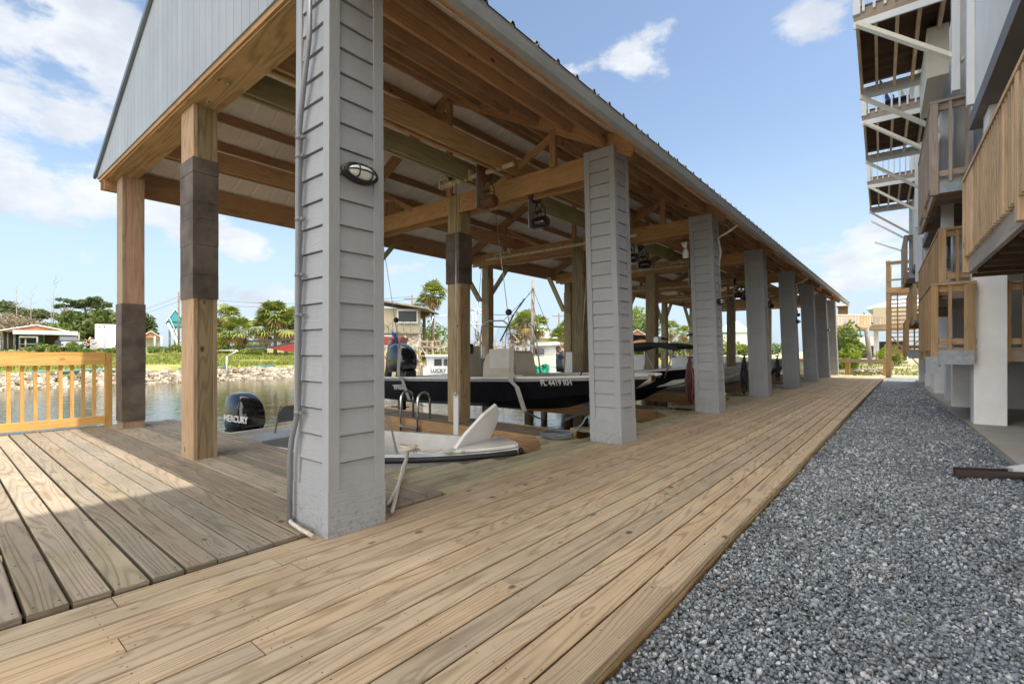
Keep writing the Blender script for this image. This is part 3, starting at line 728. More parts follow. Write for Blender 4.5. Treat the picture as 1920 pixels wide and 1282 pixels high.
# gable siding
mb = MB(); x = -9.05; bwid = .152
while x < -2.26:
    x2 = min(x+bwid, -2.25); a, b = x+.002, x2-.002
    pts = [(a, 1.57, 3.56), (b, 1.57, 3.56), (b, 1.57, rz(b)-.012)]
    if a < RX < b: pts.append((RX, 1.57, RZ-.012))
    pts.append((a, 1.57, rz(a)-.012))
    n = len(pts); vs = [Vector(p) for p in pts]+[Vector((p[0], 1.584, p[2])) for p in pts]
    ou = random.random()*20
    fs = [tuple(range(n)), tuple(range(2*n-1, n-1, -1))]+[(i, n+i, n+(i+1) % n, (i+1) % n) for i in range(n)]
    mb.add(vs, fs, [[(vs[j][2]+ou, vs[j][0]) for j in f] for f in fs]); x = x2
mb.bx(-9.04, -2.26, 1.585, 1.59, 3.56, 3.58, rnd=.5)
mb.build('gable_wall', 'gable', shed)

# conduit on the first column (leans with it)
def lean(x, y, z): return (x+LX*z, y+LY*z, z)
mb = MB(); cx, cy = -2.86, 1.43
pts = [lean(cx-.08, cy-.01, .0), lean(cx-.08, cy-.01, .42), lean(cx-.055, cy-.01, .54), lean(cx-.02, cy, .66), lean(cx-.005, cy, .72), lean(cx-.005, cy, 2.45), lean(cx+.01, cy, 2.55), lean(cx+.1, cy, 2.95), lean(cx+.12, cy, 3.05), lean(cx+.12, cy, 3.5)]
mb.tube(pts, .0165, 10)
for z in (.7, 1.3, 1.55, 1.9, 2.3, 2.42):
    mb.tube([lean(cx-.005, cy, z-.012), lean(cx-.005, cy, z+.012)], .022, 10); mb.bx(cx+LX*z-.005, cx+LX*z+.04, cy+LY*z+.0, cy+LY*z+.022, z-.008, z+.008)
mb.build('conduit', 'conduit', shed)

# bulkhead lamps on columns
def lamp(x, y, z, label):
    t = thing('bulkhead_lamp', (x, y, z), label, 'lamp', 'oval bulkhead lamps on the columns')
    def oval(ry, rz_, xx, n=24): return [Vector((x+xx, y+ry*math.cos(2*math.pi*i/n), z+rz_*math.sin(2*math.pi*i/n)*(1))) for i in range(n)]
    b = MB(); A = oval(.125, .062, 0); B = oval(.125, .062, .03); Cc = oval(.105, .045, .034)
    n = 24; b.add(A+B+Cc, [(i, (i+1) % n, n+(i+1) % n, n+i) for i in range(n)]+[(n+i, n+(i+1) % n, 2*n+(i+1) % n, 2*n+i) for i in range(n)]+[tuple(range(2*n, 3*n))], smooth=True)
    b.build('base', 'black', t)
    g = MB(); rings = [oval(.10*q, .042*q, .034+.05*math.sqrt(max(0, 1-q*q))) for q in (1, .9, .7, .45, .15)]; vs = [p for r_ in rings for p in r_]
    g.add(vs, [(j*n+i, j*n+(i+1) % n, (j+1)*n+(i+1) % n, (j+1)*n+i) for j in range(4) for i in range(n)]+[tuple(range(4*n, 5*n))], smooth=True); g.build('lens', 'lens', t)
    c = MB(); c.tube(oval(.108, .05, .04), .008, 6, closed=True)
    c.tube([(x+.036, y-.11, z), (x+.08, y-.07, z), (x+.094, y, z), (x+.08, y+.07, z), (x+.036, y+.11, z)], .005, 6)
    for q in (-.045, .045): c.tube([(x+.036, y+q, z-.05), (x+.08, y+q, z-.03), (x+.09, y+q, z), (x+.08, y+q, z+.03), (x+.036, y+q, z+.05)], .005, 6)
    c.build('guard', 'black', t); return t
lamp(-2.56+LX*2.18, 1.66+LY*2.18, 2.18, 'black oval caged lamp on the nearest grey column')
lamp(-2.56+LX*1.9, 9.05+LY*1.9, 1.98, 'black oval caged lamp on the third grey column')
lamp(-2.56+LX*1.9, 16.85+LY*1.9, 2.0, 'tiny black oval caged lamp on the fifth grey column')
lamp(-2.56+LX*1.9, 24.1+LY*1.9, 2.0, 'tiny black oval caged lamp on the seventh grey column')

# yellow pine railing on the old landing
rl = thing('deck_railing', (-8.9, -.6, 0), 'new yellow pine railing with square balusters at the canal end of the old deck', 'railing')
XR = -8.86
mb = MB(); mb.bx(XR-.05, XR+.04, -4, 1.62, 1.03, 1.068); mb.build('cap_rail', 'rail', rl)
mb = MB(); mb.bx(XR-.0, XR+.038, -4, 1.62, .895, 1.028); mb.build('top_rail', 'rail', rl)
mb = MB(); mb.bx(XR, XR+.038, -4, 1.62, .055, .165); mb.build('bottom_rail', 'rail', rl)
y = 1.62-.11
while y > -2.6:
    mb = MB(); mb.bx(XR-.04, XR-.002, y-.019, y+.019, .06, 1.02); mb.build('baluster', 'rail', rl); y -= .1165 if y > 1.2 else .122
mb = MB(); mb.bx(XR-.045, XR+.045, 1.625, 1.70, .01, 1.06); mb.build('railing_post', 'rail', rl)
mb = MB(); mb.bx(XR-.045, XR+.045, -2.9, -2.81, .01, 1.02); mb.build('railing_post', 'rail', rl)

# ------------------------------------------------------------------ finger piers between the slips
FPG = 'timber finger piers between the boat slips'
fl = ['narrow timber finger pier between the white skiff and the black boat', 'timber finger pier just beyond the black boat', 'third finger pier with a small grey power box on its post', 'fourth finger pier seen past the fourth column', 'fifth finger pier seen past the fifth column', 'sixth finger pier near the far end of the shed', 'last finger pier at the far end of the shed']
for k, y in enumerate(ROW[1:], 1):
    t = thing('finger_pier', (-6, y+.35, -.05), fl[k-1], 'pier', FPG)
    ya, yb = y+.02, y+.66
    mb = MB(); x = -9.6
    while x < -3.66: mb.bx(x, x+.137, ya+.02, yb-.02, -.075, -.037); x += .142
    mb.build('planks', 'olddeck', t)
    mb = MB(); mb.bx(-9.6, -3.58, ya-.02, ya+.02, -.27, -.03); mb.build('side_beam', 'beam', t)
    mb = MB(); mb.bx(-9.6, -3.58, yb-.02, yb+.02, -.27, -.03); mb.build('side_beam', 'beam', t)
    for x in (-4.4, -7.0, -9.3): mb = MB(); mb.cyl((x, y+.34, -2.2), (x, y+.34, -.08), .11, 12); mb.build('piling', 'post', t)
# chrome ladder on the first finger pier
t = thing('swim_ladder', (-6.8, 5.06, -.3), 'chrome swim ladder with two looped handrails on the finger pier', 'ladder')
for x in (-6.55, -6.12):
    mb = MB(); pts = [(x, 5.04, -.95), (x, 5.04, .28)]+[(x, 5.04+.13*(1-math.cos(a)), .28+.13*math.sin(a)) for a in [math.pi*i/10 for i in range(1, 10)]]+[(x, 5.30, .28), (x, 5.30, -.03)]
    mb.tube(pts, .02, 10); mb.build('handrail', 'chrome', t)
for z in (-.15, -.42, -.7):
    mb = MB(); mb.bx(-6.55, -6.12, 5.0, 5.07, z-.015, z+.01); mb.build('rung', 'alu', t)

# ------------------------------------------------------------------ boat lifts
def motor(parent, x, y, z, dark):
    m = MB(); m.bx(x-.012, x+.0, y-.13, y+.13, z-.52, z+.14); m.build('mounting_plate', 'alu', parent)
    m = MB(); m.lathe([(.0, .0), (.135, .0), (.145, .01), (.145, .035), (.10, .045), (.03, .05)], (x+.005, y, z), (1, 0, 0), 22); m.build('large_pulley', 'gloss_black' if dark else 'rust', parent)
    m = MB(); ring = [(x+.11, y+.12*math.cos(a), z-.27+.12*math.sin(a)) for a in [2*math.pi*i/20 for i in range(20)]]; m.tube(ring, .009, 6, closed=True)
    for i in range(5):
        a = i*2*math.pi/5; m.tube([(x+.11, y, z-.27), (x+.11, y+.12*math.cos(a), z-.27+.12*math.sin(a))], .007, 5)
    m.cyl((x, y, z-.27), (x+.12, y, z-.27), .02, 10); m.build('flywheel', 'black' if dark else 'rust', parent)
    m = MB(); m.lathe([(.0, 0), (.075, .0), (.085, .02), (.085, .19), (.07, .22), (0, .22)], (x+.01, y, z-.43), (1, 0, 0), 18); m.build('motor', 'gloss_black' if dark else 'rust', parent)
def lift(y0, y1, label, motors, xs=(-7.35, -4.62), ends=(-7.95, -4.0), mx=None):
    t = thing('boat_lift', ((ends[0]+ends[1])/2, (y0+y1)/2, 3.2), label, 'boat lift', 'cable boat lifts under the shed roof')
    for j, y in enumerate((y0, y1)):
        z = 3.85 if y0 < 5.2 else (3.37 if y0 < 6 and j == 0 else 3.30)
        if y0 < 5.2 and j == 1: z = 3.585
        m = MB(); m.cyl((ends[0], y, z), (ends[1], y, z), .033, 12); m.build('drive_pipe', 'pipe', t)
        for x in xs:
            m = MB(); m.bx(x-.24, x+.24, y-.035, y+.035, z+.075, z+.10)
            for q in (-.22, .22): m.bx(x+q-.012, x+q+.012, y-.04, y+.04, z-.045, z+.08)
            m.build('cradle', 'pipe', t)
            m = MB(); m.lathe([(.05, -.15), (.05, -.14), (.04, -.135), (.04, .0), (.05, .005), (.05, .015)], (x+.06, y, z), (1, 0, 0), 14); m.build('cable_drum', 'pipe', t)
            if z < 3.5:
                m = MB(); m.cyl((x, y, z+.1), (x, y, 3.5), .012, 8); m.build('hanger_rod', 'alu', t)
        if motors[j] is not None: motor(t, (ends[1]-.3) if mx is None else mx, y-.02, z, motors[j])
    return t
L1 = lift(1.98, 4.99, 'boat lift over the white skiff with a rusty motor and long pipe', (None, False), ends=(-5.55, -4.08), xs=(-5.28, -5.1), mx=-4.62)
L2 = lift(5.66, 8.62, 'boat lift over the black boat with a black motor at its near pipe', (True, True), ends=(-7.9, -4.02), mx=-4.22)
for i, (a, b) in enumerate(zip(ROW[2:7], ROW[3:8])):
    lift(a+.62, b-.2, ['boat lift behind the third grey column with two black motors', 'boat lift behind the fourth grey column', 'boat lift behind the fifth grey column', 'boat lift behind the sixth grey column', 'farthest boat lift in the shed'][i], (True, True), ends=(-7.9, -4.0))
def cablestrap(x, y, ztop, zhook, zbot, label, strapmat='strap', weight=False, gr='lift cables and slings'):
    t = thing('lift_sling', (x, y, zbot), label, 'sling', gr)
    m = MB(); m.cyl((x, y, zhook), (x, y, ztop), .006, 6); m.build('cable', 'alu', t)
    if weight: m = MB(); m.lathe([(.0, -.05), (.035, -.04), (.05, 0), (.035, .04), (0, .05)], (x, y, zhook+.55), n=14); m.build('ball_weight', 'black', t)
    m = MB(); m.tube([(x, y, zhook+.06), (x-.05, y, zhook), (x, y, zhook-.02), (x+.05, y, zhook), (x, y, zhook+.06)], .008, 6); m.build('hook', 'alu', t)
    if strapmat: m = MB(); m.bx(x-.048, x+.048, y-.004, y+.004, zbot, zhook); m.build('strap', strapmat, t)
    return t
cablestrap(-4.88, 4.70, 3.55, .46, -.12, 'white hanging lift strap in front of the nearest inner post', 'white')
# ------------------------------------------------------------------ boats
def hull(mb, L, B, sheer, keel, chine, bfun, mi=(0, 1, 2), gw=.09, floor=.25, n=22, bow_rake=.5, seats=True):
    """lofted open boat, x forward from transom (0) to bow (L); returns section list"""
    secs = []
    for i in range(n+1):
        t = i/n; b = B/2*bfun(t); s_ = sheer(t); k = keel(t); c = chine(t); cb = b*(.86-.12*t)
        x = L*t; xr = -bow_rake*max(0, t-.72)/.28
        g_ = min(gw, b*.75)
        secs.append([(x+xr, 0, k), (x+xr*.75, cb*.5, k+(c-k)*.5), (x+xr*.5, cb, c), (x, b, s_-.05), (x+.01, b+.015, s_), (x, b-g_, s_+.01), (x-.02, max(0, min(b-g_-.03, cb-.06)), min(max(floor, k+.06, c+.03), s_-.02)), (x-.02, 0, min(max(floor, k+.06, c+.03), s_-.02))])
    m = len(secs[0]); vs = []; 
    for sgn in (1, -1):
        base = len(vs)
        for s_ in secs:
            for p in s_: vs.append((p[0], p[1]*sgn, p[2]))
    fs = []; mats = []
    for h in range(2):
        base = h*(n+1)*m
        for i in range(n):
            for j in range(m-1):
                f = (base+i*m+j, base+(i+1)*m+j, base+(i+1)*m+j+1, base+i*m+j+1)
                if h: f = f[::-1]
                fs.append(f); mats.append(mi[0] if j < 3 else (mi[1] if j < 5 else mi[2]))
    # transom
    for a, b_ in ((0, (n+1)*m),):
        for j in range(3): fs.append((a+j, a+j+1, b_+j+1, b_+j)); mats.append(mi[0])
        fs.append((a+3, a+4, b_+4, b_+3)); mats.append(mi[1])
        fs.append((a+4, a+5, b_+5, b_+4)); mats.append(mi[1]); fs.append((a+5, a+6, b_+6, b_+5)); mats.append(mi[2])
    q = len(mb.v)
    for p in vs: pp = Vector(p); mb.v.append(tuple(mb.xf @ pp) if mb.xf is not None else p)
    for f, mm in zip(fs, mats): mb.f.append([q+k for k in f]); mb.uv.append([(vs[k][0], vs[k][2]) for k in f]); mb.r.append(.5); mb.m.append(mm); mb.sm.append(False)
    return secs
def outboard(parent, xf, s=1.0, name='outboard_motor', textside=None, word=None):
    """cowl over a midsection; local x aft, z up, origin at transom top"""
    m = MB(xf)
    prof = [(.0, .01, .19, .15), (.05, .01, .235, .185), (.14, .0, .255, .20), (.28, .0, .25, .195), (.38, .015, .235, .18), (.45, .04, .205, .155), (.50, .07, .165, .125), (.53, .09, .11, .09), (.54, .10, .05, .04)]
    vs = []; n = 16
    for (z, dx, a, b) in prof:
        for i in range(n):
            an = 2*math.pi*i/n; cx_ = math.copysign(abs(math.cos(an))**.38, math.cos(an)); sy = math.copysign(abs(math.sin(an))**.38, math.sin(an))
            vs.append(((.24+dx+a*cx_)*s, b*sy*s, (z+.05)*s))
    fs = [(j*n+i, j*n+(i+1) % n, (j+1)*n+(i+1) % n, (j+1)*n+i) for j in range(len(prof)-1) for i in range(n)]+[tuple(range(n-1, -1, -1)), tuple(range((len(prof)-1)*n, len(prof)*n))]
    m.add(vs, fs, smooth=True); o = m.build('cowl', 'gloss_black', parent)
    m = MB(xf); m.box((.24*s, 0, -.12*s), (.22*s, .16*s, .36*s)); m.box((.28*s, 0, -.42*s), (.16*s, .07*s, .5*s)); m.box((.34*s, 0, -.62*s), (.36*s, .14*s, .02*s))
    m.cyl((.15*s, 0, -.75*s), (.45*s, 0, -.75*s), .05*s, 12); m.box((.04*s, 0, -.08*s), (.1*s, .24*s, .3*s)); m.build('midsection', 'black', parent)
    m = MB(xf); m.box((.25*s, .0, .062*s), (.40*s, .33*s, .03*s)); m.build('cowl_seam', 'rubber', o)
    return o
def frame(p, dirx):
    d = Vector(dirx).normalized(); y = Vector((0, 0, 1)).cross(d).normalized(); z = d.cross(y)
    m = Matrix((d, y, z)).transposed().to_4x4(); m.translation = Vector(p); return m

# white skiff in the first slip
st, bo = Vector((-8.0, 3.32, -.78)), Vector((-3.22, 4.02, -.78))
X1 = frame(st, bo-st); L_ = (bo-st).length
wk = thing('skiff', (-5.6, 3.7, -.8), 'small white open skiff tied up beside the nearest column with a black rub rail', 'boat')
mb = MB(X1)
bf = lambda t: (.86+.14*min(1, t/.45)) if t < .45 else max(.02, (1-((t-.45)/.55)**2.6))**.75 if t < 1 else .03
hull(mb, L_, 1.78, lambda t: .62+.0*t+.20*t*t, lambda t: -.12+(.0 if t < .6 else ((t-.6)/.4)**2*.42), lambda t: .08+.25*max(0, t-.4), bf, floor=.18, gw=.11, bow_rake=.75)
mb.build('hull', ['gelcoat', 'gelcoat', 'gelcoat_in'], wk)
mb = MB(X1)
for sg in (1, -1):
    pts = []
    for i in range(23):
        t = i/22; pts.append((L_*t+.01, sg*(1.78/2*bf(t)+.02), .62+.20*t*t-.03))
    mb.tube(pts, .03, 8)
mb.build('rub_rail', 'rubber', wk)
mb = MB(X1)                                 # foredeck, raised hatch, thwart, console
pts = []
for sg in (1, -1):
    rng = [.87, .9, .93, .955, .975, .995] if sg == 1 else [.995, .975, .955, .93, .9, .87]
    for t in rng: pts.append((L_*t, sg*(1.78/2*bf(t)-.02), .64+.20*t*t))
mb.poly(pts, .03, (0, 0, 1)); mb.build('foredeck', 'gelcoat', wk)
mb = MB(X1); A = [(L_*.865, -.36, .70), (L_*.865, .32, .70), (L_*.90, .30, .98), (L_*.925, .2, 1.16), (L_*.94, .02, 1.27), (L_*.93, -.14, 1.18), (L_*.90, -.30, .96)]
mb.poly(A, .035, (-.9, 0, .35)); mb.build('open_hatch', 'gelcoat', wk)
mb = MB(X1); mb.box((L_*.86, 0, .42), (.3, .9, .40)); mb.build('bow_locker', 'gelcoat_in', wk)
mb = MB(X1); mb.box((L_*.42, 0, .48), (.42, .62, .62), taper=.85); mb.build('console', 'gelcoat', wk)
mb = MB(X1); mb.box((L_*.20, -.25, .42), (.55, .8, .40)); mb.box((L_*.20, -.25, .645), (.58, .83, .045)); mb.build('cooler_seat', 'boatgrey', wk)
mb = MB(X1); mb.tube([(L_*.56, -.45, .2), (L_*.52, -.40, .95), (L_*.52, .40, .95), (L_*.56, .45, .2)], .017, 8); mb.build('grab_rail', 'alu', wk)
Xm = frame(X1 @ Vector((-.02, 0, .52)), -(bo-st)); o = outboard(wk, Xm, 1.14)
mb = MB(Xm); mb.box((.50*1.14, 0, .20), (.03, .10, .05)); mb.cyl((.50*1.14, 0, .38), (.515*1.14, 0, .38), .035, 12); mb.build('latch_and_badge', 'decal', o)
mb = MB(Xm); mb.box((.26*1.14, 0, .615), (.22, .16, .02)); mb.build('top_handle', 'black', o)
o2 = X1.to_3x3()
text('lettering', 'MERCURY', .145, X1 @ Vector((-.46, -.237, .76)), o2 @ Vector((1, 0, 0)), (0, 0, 1), 'decal', o, .004, 1.0, .004)
text('registration', 'FL 3804 NU', .085, X1 @ Vector((L_*.44, .80, .50)), -(o2 @ Vector((-1, 0.0, 0))), (0, 0, 1), 'boatgrey', wk, .003) if False else None
# folding chair back seen at the stern
ch = thing('folding_chair', (-6.9, 3.05, -.5), 'dark grey folding chair standing in the stern of the white skiff', 'chair')
mb = MB(X1); q = .80
for sg in (-.19, .19): mb.tube([(q-.12, sg, .2), (q, sg, .62), (q+.1, sg, 1.0), (q+.1, sg*.8, 1.06)], .012, 8)
mb.build('frame', 'chairmesh', ch)
mb = MB(X1); mb.poly([(q+.05, -.17, .82), (q+.05, .17, .82), (q+.10, .18, .98), (q+.11, .12, 1.06), (q+.11, -.12, 1.06), (q+.10, -.18, .98)], .012, (1, 0, 0)); mb.build('backrest', 'chairmesh', ch)
mb = MB(X1); mb.box((q-.15, 0, .62), (.34, .36, .03)); mb.build('seat', 'chairmesh', ch)
# mooring rope from the bow cleat to the column
t = thing('mooring_rope', (-3.7, 3.1, .05), 'pale mooring rope from the skiff bow cleat down to the nearest column', 'rope')
pc = X1 @ Vector((L_*.80, -.66, .80))
mb = MB()
for k_, (ex, ey) in enumerate(((-2.60, 1.93), (-2.74, 2.0))):
    e = Vector((ex, ey, .035)); q_ = lambda t, z: Vector((pc.x+(e.x-pc.x)*t+.05*k_*math.sin(3*t), pc.y+(e.y-pc.y)*t, z)); mb.tube([pc, q_(.2, .02), q_(.4, .05), q_(.6, .04), q_(.8, .035), e], .014, 8)
pr = []
for i in range(60):
    a = i*.55; pr.append(pc+Vector((.09*math.cos(a)*(1+.3*math.sin(i)), .07*math.sin(a), .012+.001*i)))
mb.tube(pr, .013, 6)
q2 = [pc+X1.to_3x3() @ Vector((.05+.04*i, .04*math.sin(i*1.3)+.02*i, .02+.008*math.sin(i*2))) for i in range(14)]; mb.tube(q2, .013, 6)
mb.build('rope_line', 'rope', t)
t = MB(); t.tube([(-3.02, 1.50, .05), (-2.98, 1.44, .04), (-2.90, 1.41, .035), (-2.75, 1.40, .03), (-2.62, 1.40, .025)], .012, 8); o = t.build('rope_wrap', 'rope'); tag(o, 'frayed white rope around the foot of the nearest grey column', 'rope')

# black boat on the lift in the second slip
X2 = frame((-9.0, 7.22, .0), (1, 0, .03))
bb = thing('bay_boat', (-6.1, 7.2, 0), 'black hulled bay boat with beige console hanging on the lift', 'boat')
L2_ = 5.95; B2 = 2.1
mb = MB(X2)
bf2 = lambda t: (.93+.07*min(1, t/.4)) if t < .55 else max(.22, 1-((t-.55)/.45)**2.4*.78)
sh2 = lambda t: .50+.0*t+.03*t*t
hull(mb, L2_, B2, sh2, lambda t: -.10+(0 if t < .55 else ((t-.55)/.45)**2.2*.48), lambda t: .06+max(0, t-.5)*.50, bf2, floor=.22, gw=.12, bow_rake=.55, n=40)
# bow cap
mb.add([(L2_, -B2/2*.22, .53), (L2_, B2/2*.22, .53), (L2_-.55, 0, .38)], [(0, 1, 2)], mi=0)
mb.build('hull', ['hull_black', 'boatgrey', 'beige'], bb)
mb = MB(X2)
for sg in (1, -1): mb.tube([(L2_*i/22, sg*(B2/2*bf2(i/22)+.015), sh2(i/22)+.012) for i in range(23)]+([(L2_+.01, 0, .54)] if sg == 1 else []), .022, 8)
mb.build('gunwale_trim', 'gelcoat', bb)
mb = MB(X2); mb.poly([(L2_*.74, -.78, .46), (L2_*.98, -.22, .50), (L2_*.98, .22, .50), (L2_*.74, .78, .46)], .03, (0, 0, 1)); mb.build('foredeck', 'gelcoat_in', bb)
mb = MB(X2); mb.poly([(.05, -.85, .46), (1.0, -.9, .46), (1.0, .9, .46), (.05, .85, .46)], .03, (0, 0, 1)); mb.build('aft_deck', 'gelcoat_in', bb)
mb = MB(X2)
cpts = [(2.62, .24), (2.66, .76), (2.74, .93), (2.86, 1.0), (3.26, 1.0), (3.33, .94), (3.38, .60), (3.42, .55), (3.62, .55), (3.65, .24)]
mb.poly([(x, -.36, z) for x, z in cpts], .72, (0, 1, 0)); co_ = mb.build('console', 'beige', bb)
mb = MB(X2); mb.box((3.08, -.365, .86), (.5, .012, .36)); mb.build('console_door', 'gelcoat_in', co_)
mb = MB(X2); mb.poly([(2.86, -.32, 1.10), (3.26, -.32, 1.08), (3.18, -.28, 1.42), (2.98, -.28, 1.46)], .012, (0, 1, 0)); mb.poly([(3.26, -.32, 1.08), (3.26, .32, 1.08), (3.18, .28, 1.44), (3.18, -.28, 1.44)], .012, (1, 0, 0)); mb.build('windshield', 'clear', co_)
mb = MB(X2)
for sg in (-.38, .38): mb.tube([(2.6, sg, .5), (2.6, sg, 1.2), (2.66, sg, 1.50), (2.85, sg, 1.58), (3.2, sg, 1.56), (3.32, sg, 1.48), (3.40, sg, 1.2), (3.48, sg, .56)], .014, 8)
mb.tube([(2.66, -.38, 1.5), (2.66, .38, 1.5)], .014, 8); mb.build('grab_rail', 'alu', bb)
mb = MB(X2); mb.box((1.95, 0, .60), (.48, .85, .55)); mb.box((1.80, 0, .98), (.09, .85, .34)); mb.build('helm_seat', 'beige', bb)
mb = MB(X2); mb.lathe([(.0, 0), (.09, .01), (.11, .08), (.1, .2), (0, .22)], (2.45, -.55, .95)); mb.cyl((2.45, -.55, .45), (2.45, -.55, .95), .02, 8); mb.build('trolling_remote', 'black', bb)
for sg in (-.25, .3):
    mb = MB(X2); mb.tube([(4.75, sg-.02, .50), (4.80, sg, .60), (4.95, sg, .60), (5.0, sg+.02, .50)], .014, 8); mb.build('grab_handle', 'black', bb)
o = outboard(bb, frame(X2 @ Vector((.0, 0, .55)), (-1, 0, -.03)), 1.25)
def side2(x, z, out=.006):                 # a point on the near side of the black hull, local coordinates
    t = x/L2_; b = B2/2*bf2(t); cb = b*(.86-.12*t); c = .06+max(0, t-.5)*.50; q = (z-c)/(sh2(t)-.05-c); return Vector((x, -(cb+(b-cb)*q+out), z))
for nm, s_, sz, x, z, wd in (('maker_lettering', 'XPRESS', .15, .62, .27, .5), ('registration', 'FL 4419 RH', .15, 4.42, .40, .55)):
    p0 = side2(x, z); p1 = side2(x+wd, z+.01); pu = side2(x, z+.1)
    text(nm, s_, sz, X2 @ p0, X2.to_3x3() @ (p1-p0), X2.to_3x3() @ (pu-p0), 'decal', bb, .012, .72 if x > 3 else .8, .003)
mb = MB()
mb.cyl(P(938, 640, 8.1), P(963, 590, 8.0), .012, 6); mb.cyl(P(963, 590, 8.0), P(983, 560, 8.0), .01, 6); mb.build('folding_antenna', 'black', bb)
# slings of the second lift, cable + strap + strap under the hull
for xw, lab in ((-8.02, 'grey sling strap round the stern of the black boat'), (-5.05, 'grey sling strap round the middle of the black boat')):
    t = thing('lift_sling', (xw, 6.14, .0), lab, 'sling', 'slings under the black boat')
    m = MB(); m.cyl((xw, 6.12, 1.22), (xw, 5.72, 3.3), .006, 6); m.build('cable', 'alu', t)
    m = MB(); m.lathe([(0, -.055), (.04, -.04), (.058, 0), (.04, .04), (0, .055)], (xw, 6.05, 1.72), n=14); m.build('ball_weight', 'black', t)
    m = MB(); m.tube([(xw, 6.13, 1.25), (xw-.05, 6.13, 1.19), (xw, 6.13, 1.14), (xw+.05, 6.13, 1.19), (xw, 6.13, 1.25)], .009, 6, closed=False); m.build('shackle', 'alu', t)
    m = MB(); w_ = .05
    path = [(6.13, 1.15), (6.10, .60), (6.115, .50), (6.24, .10), (6.60, -.06), (7.2, -.15), (7.85, -.06), (8.2, .10), (8.32, .50), (8.33, .60), (8.33, 1.2)]
    for i in range(len(path)-1):
        a, b = path[i], path[i+1]; sl = .0 if i < 2 else .05
        xa = xw+min(i, 5)*.06*(1 if i > 1 else 0); xb = xw+min(i+1, 5)*.06*(1 if i+1 > 1 else 0)
        m.add([(xa-w_, a[0], a[1]), (xa+w_, a[0], a[1]), (xb+w_, b[0], b[1]), (xb-w_, b[0], b[1])], [(0, 1, 2, 3)])
    m.build('strap', 'strap', t)
    m = MB(); m.cyl((xw, 8.33, 1.2), (xw, 8.6, 3.3), .006, 6); m.build('cable', 'alu', t)

# generic lifted boats farther along
def simple_boat(x0, y, z, L, B, hullm, label, console=True, top=None, name='boat', rise=.03, tc=.45):
    X = frame((x0, y, z), (1, 0, rise)); t = thing('motor_boat', (x0+L/2, y, z), label, 'boat', 'boats on lifts deeper in the shed')
    m = MB(X); hull(m, L, B, lambda t: .62+.25*t*t, lambda t: -.1+(0 if t < .5 else ((t-.5)/.5)**2*.75), lambda t: .1+max(0, t-.45)*.7, lambda t: (.9+.1*min(1, t/.4)) if t < .5 else max(.04, 1-((t-.5)/.5)**2.3), floor=.3, gw=.14, bow_rake=.8, n=16)
    m.build('hull', [hullm, 'gelcoat', 'gelcoat_in'], t)
    if console:
        m = MB(X); m.box((L*.45, 0, .75), (.7, .8, 1.0), taper=.85); m.build('console', 'gelcoat', t)
        m = MB(X); m.poly([(L*.45+.3, -.3, 1.25), (L*.45+.3, .3, 1.25), (L*.45+.15, .28, 1.6), (L*.45+.15, -.28, 1.6)], .012, (1, 0, 0)); m.build('windshield', 'clear', t)
    if top:
        m = MB(X); n = 8
        pts = [(L*tc-.75+1.5*i/n, top+.13*math.sin(math.pi*i/n)) for i in range(n+1)]
        m.add([(p[0], -.85, p[1]) for p in pts]+[(p[0], .85, p[1]) for p in pts], [(i, i+1, n+2+i, n+1+i) for i in range(n)]); 
        m.add([(p[0], -.85, p[1]-.05) for p in pts]+[(p[0], .85, p[1]-.05) for p in pts], [(i, i+1, n+2+i, n+1+i) for i in range(n)])
        m.add([(p[0], -.85, p[1]) for p in pts]+[(p[0], -.85, p[1]-.1) for p in pts], [(i, i+1, n+2+i, n+1+i) for i in range(n)])
        m.build('canopy', 'canvas', t)
        for sx_ in (-.65, .65):
            for sg in (-.7, .7): m = MB(X); m.tube([(L*tc+sx_*.6, sg, .6), (L*tc+sx_, sg, top)], .018, 6); m.build('canopy_pole', 'alu', t)
    outboard(t, frame(X @ Vector((0, 0, .65)), (-1, 0, 0)), 1.2)
    return t, X
b3, X3 = simple_boat(-9.2, 10.9, -.25, 5.9, 2.2, 'hull_black', 'black hulled fishing boat with a dark canopy in the third slip', True, 1.27, tc=.80)
t = thing('trolling_motor', (-3.7, 10.9, .5), 'white trolling motor lying on the bow beside the third column', 'trolling motor')
q = P(1225, 700, 11.0)
m = MB(); m.lathe([(0, 0), (.06, .02), (.085, .1), (.085, .48), (.05, .55), (0, .56)], q+Vector((-.3, -.1, -.03)), (.8, .6, .02), 14); m.build('motor_pod', 'white', t)
m = MB(); c_ = q+Vector((.22, .28, -.02)); 
for a in (0, 2.1, 4.2): m.add([c_, c_+Vector((.06*math.cos(a), -.05, .26*math.sin(a+.5))), c_+Vector((.02, .05, .28*math.sin(a+.9))), c_+Vector((0, .03, .1*math.sin(a+1.2)))], [(0, 1, 2, 3)])
m.cyl(c_, c_+Vector((.1, .06, 0)), .05, 10); m.build('propeller', 'black', t)
m = MB(); m.box(q+Vector((-.45, -.25, -.06)), (.35, .18, .12)); m.box(q+Vector((-.2, -.05, -.18)), (.55, .12, .09)); m.cyl(q+Vector((-.6, -.3, -.2)), q+Vector((.25, .2, -.2)), .025, 8); m.build('mount', 'black', t)
simple_boat(-9.3, 14.7, -.35, 5.8, 2.2, 'gelcoat', 'white centre console boat behind the fourth column', True, 1.75)
simple_boat(-9.2, 18.5, -.45, 5.6, 2.1, 'gelcoat', 'white open boat low in the fifth slip', True, None)
simple_boat(-9.3, 22.2, -.2, 5.6, 2.1, 'gelcoat', 'white boat with a canopy in the sixth slip', True, 2.0)
simple_boat(-9.2, 25.5, -.45, 5.3, 2.0, 'hull_black', 'small black boat in the last slip', True, None)

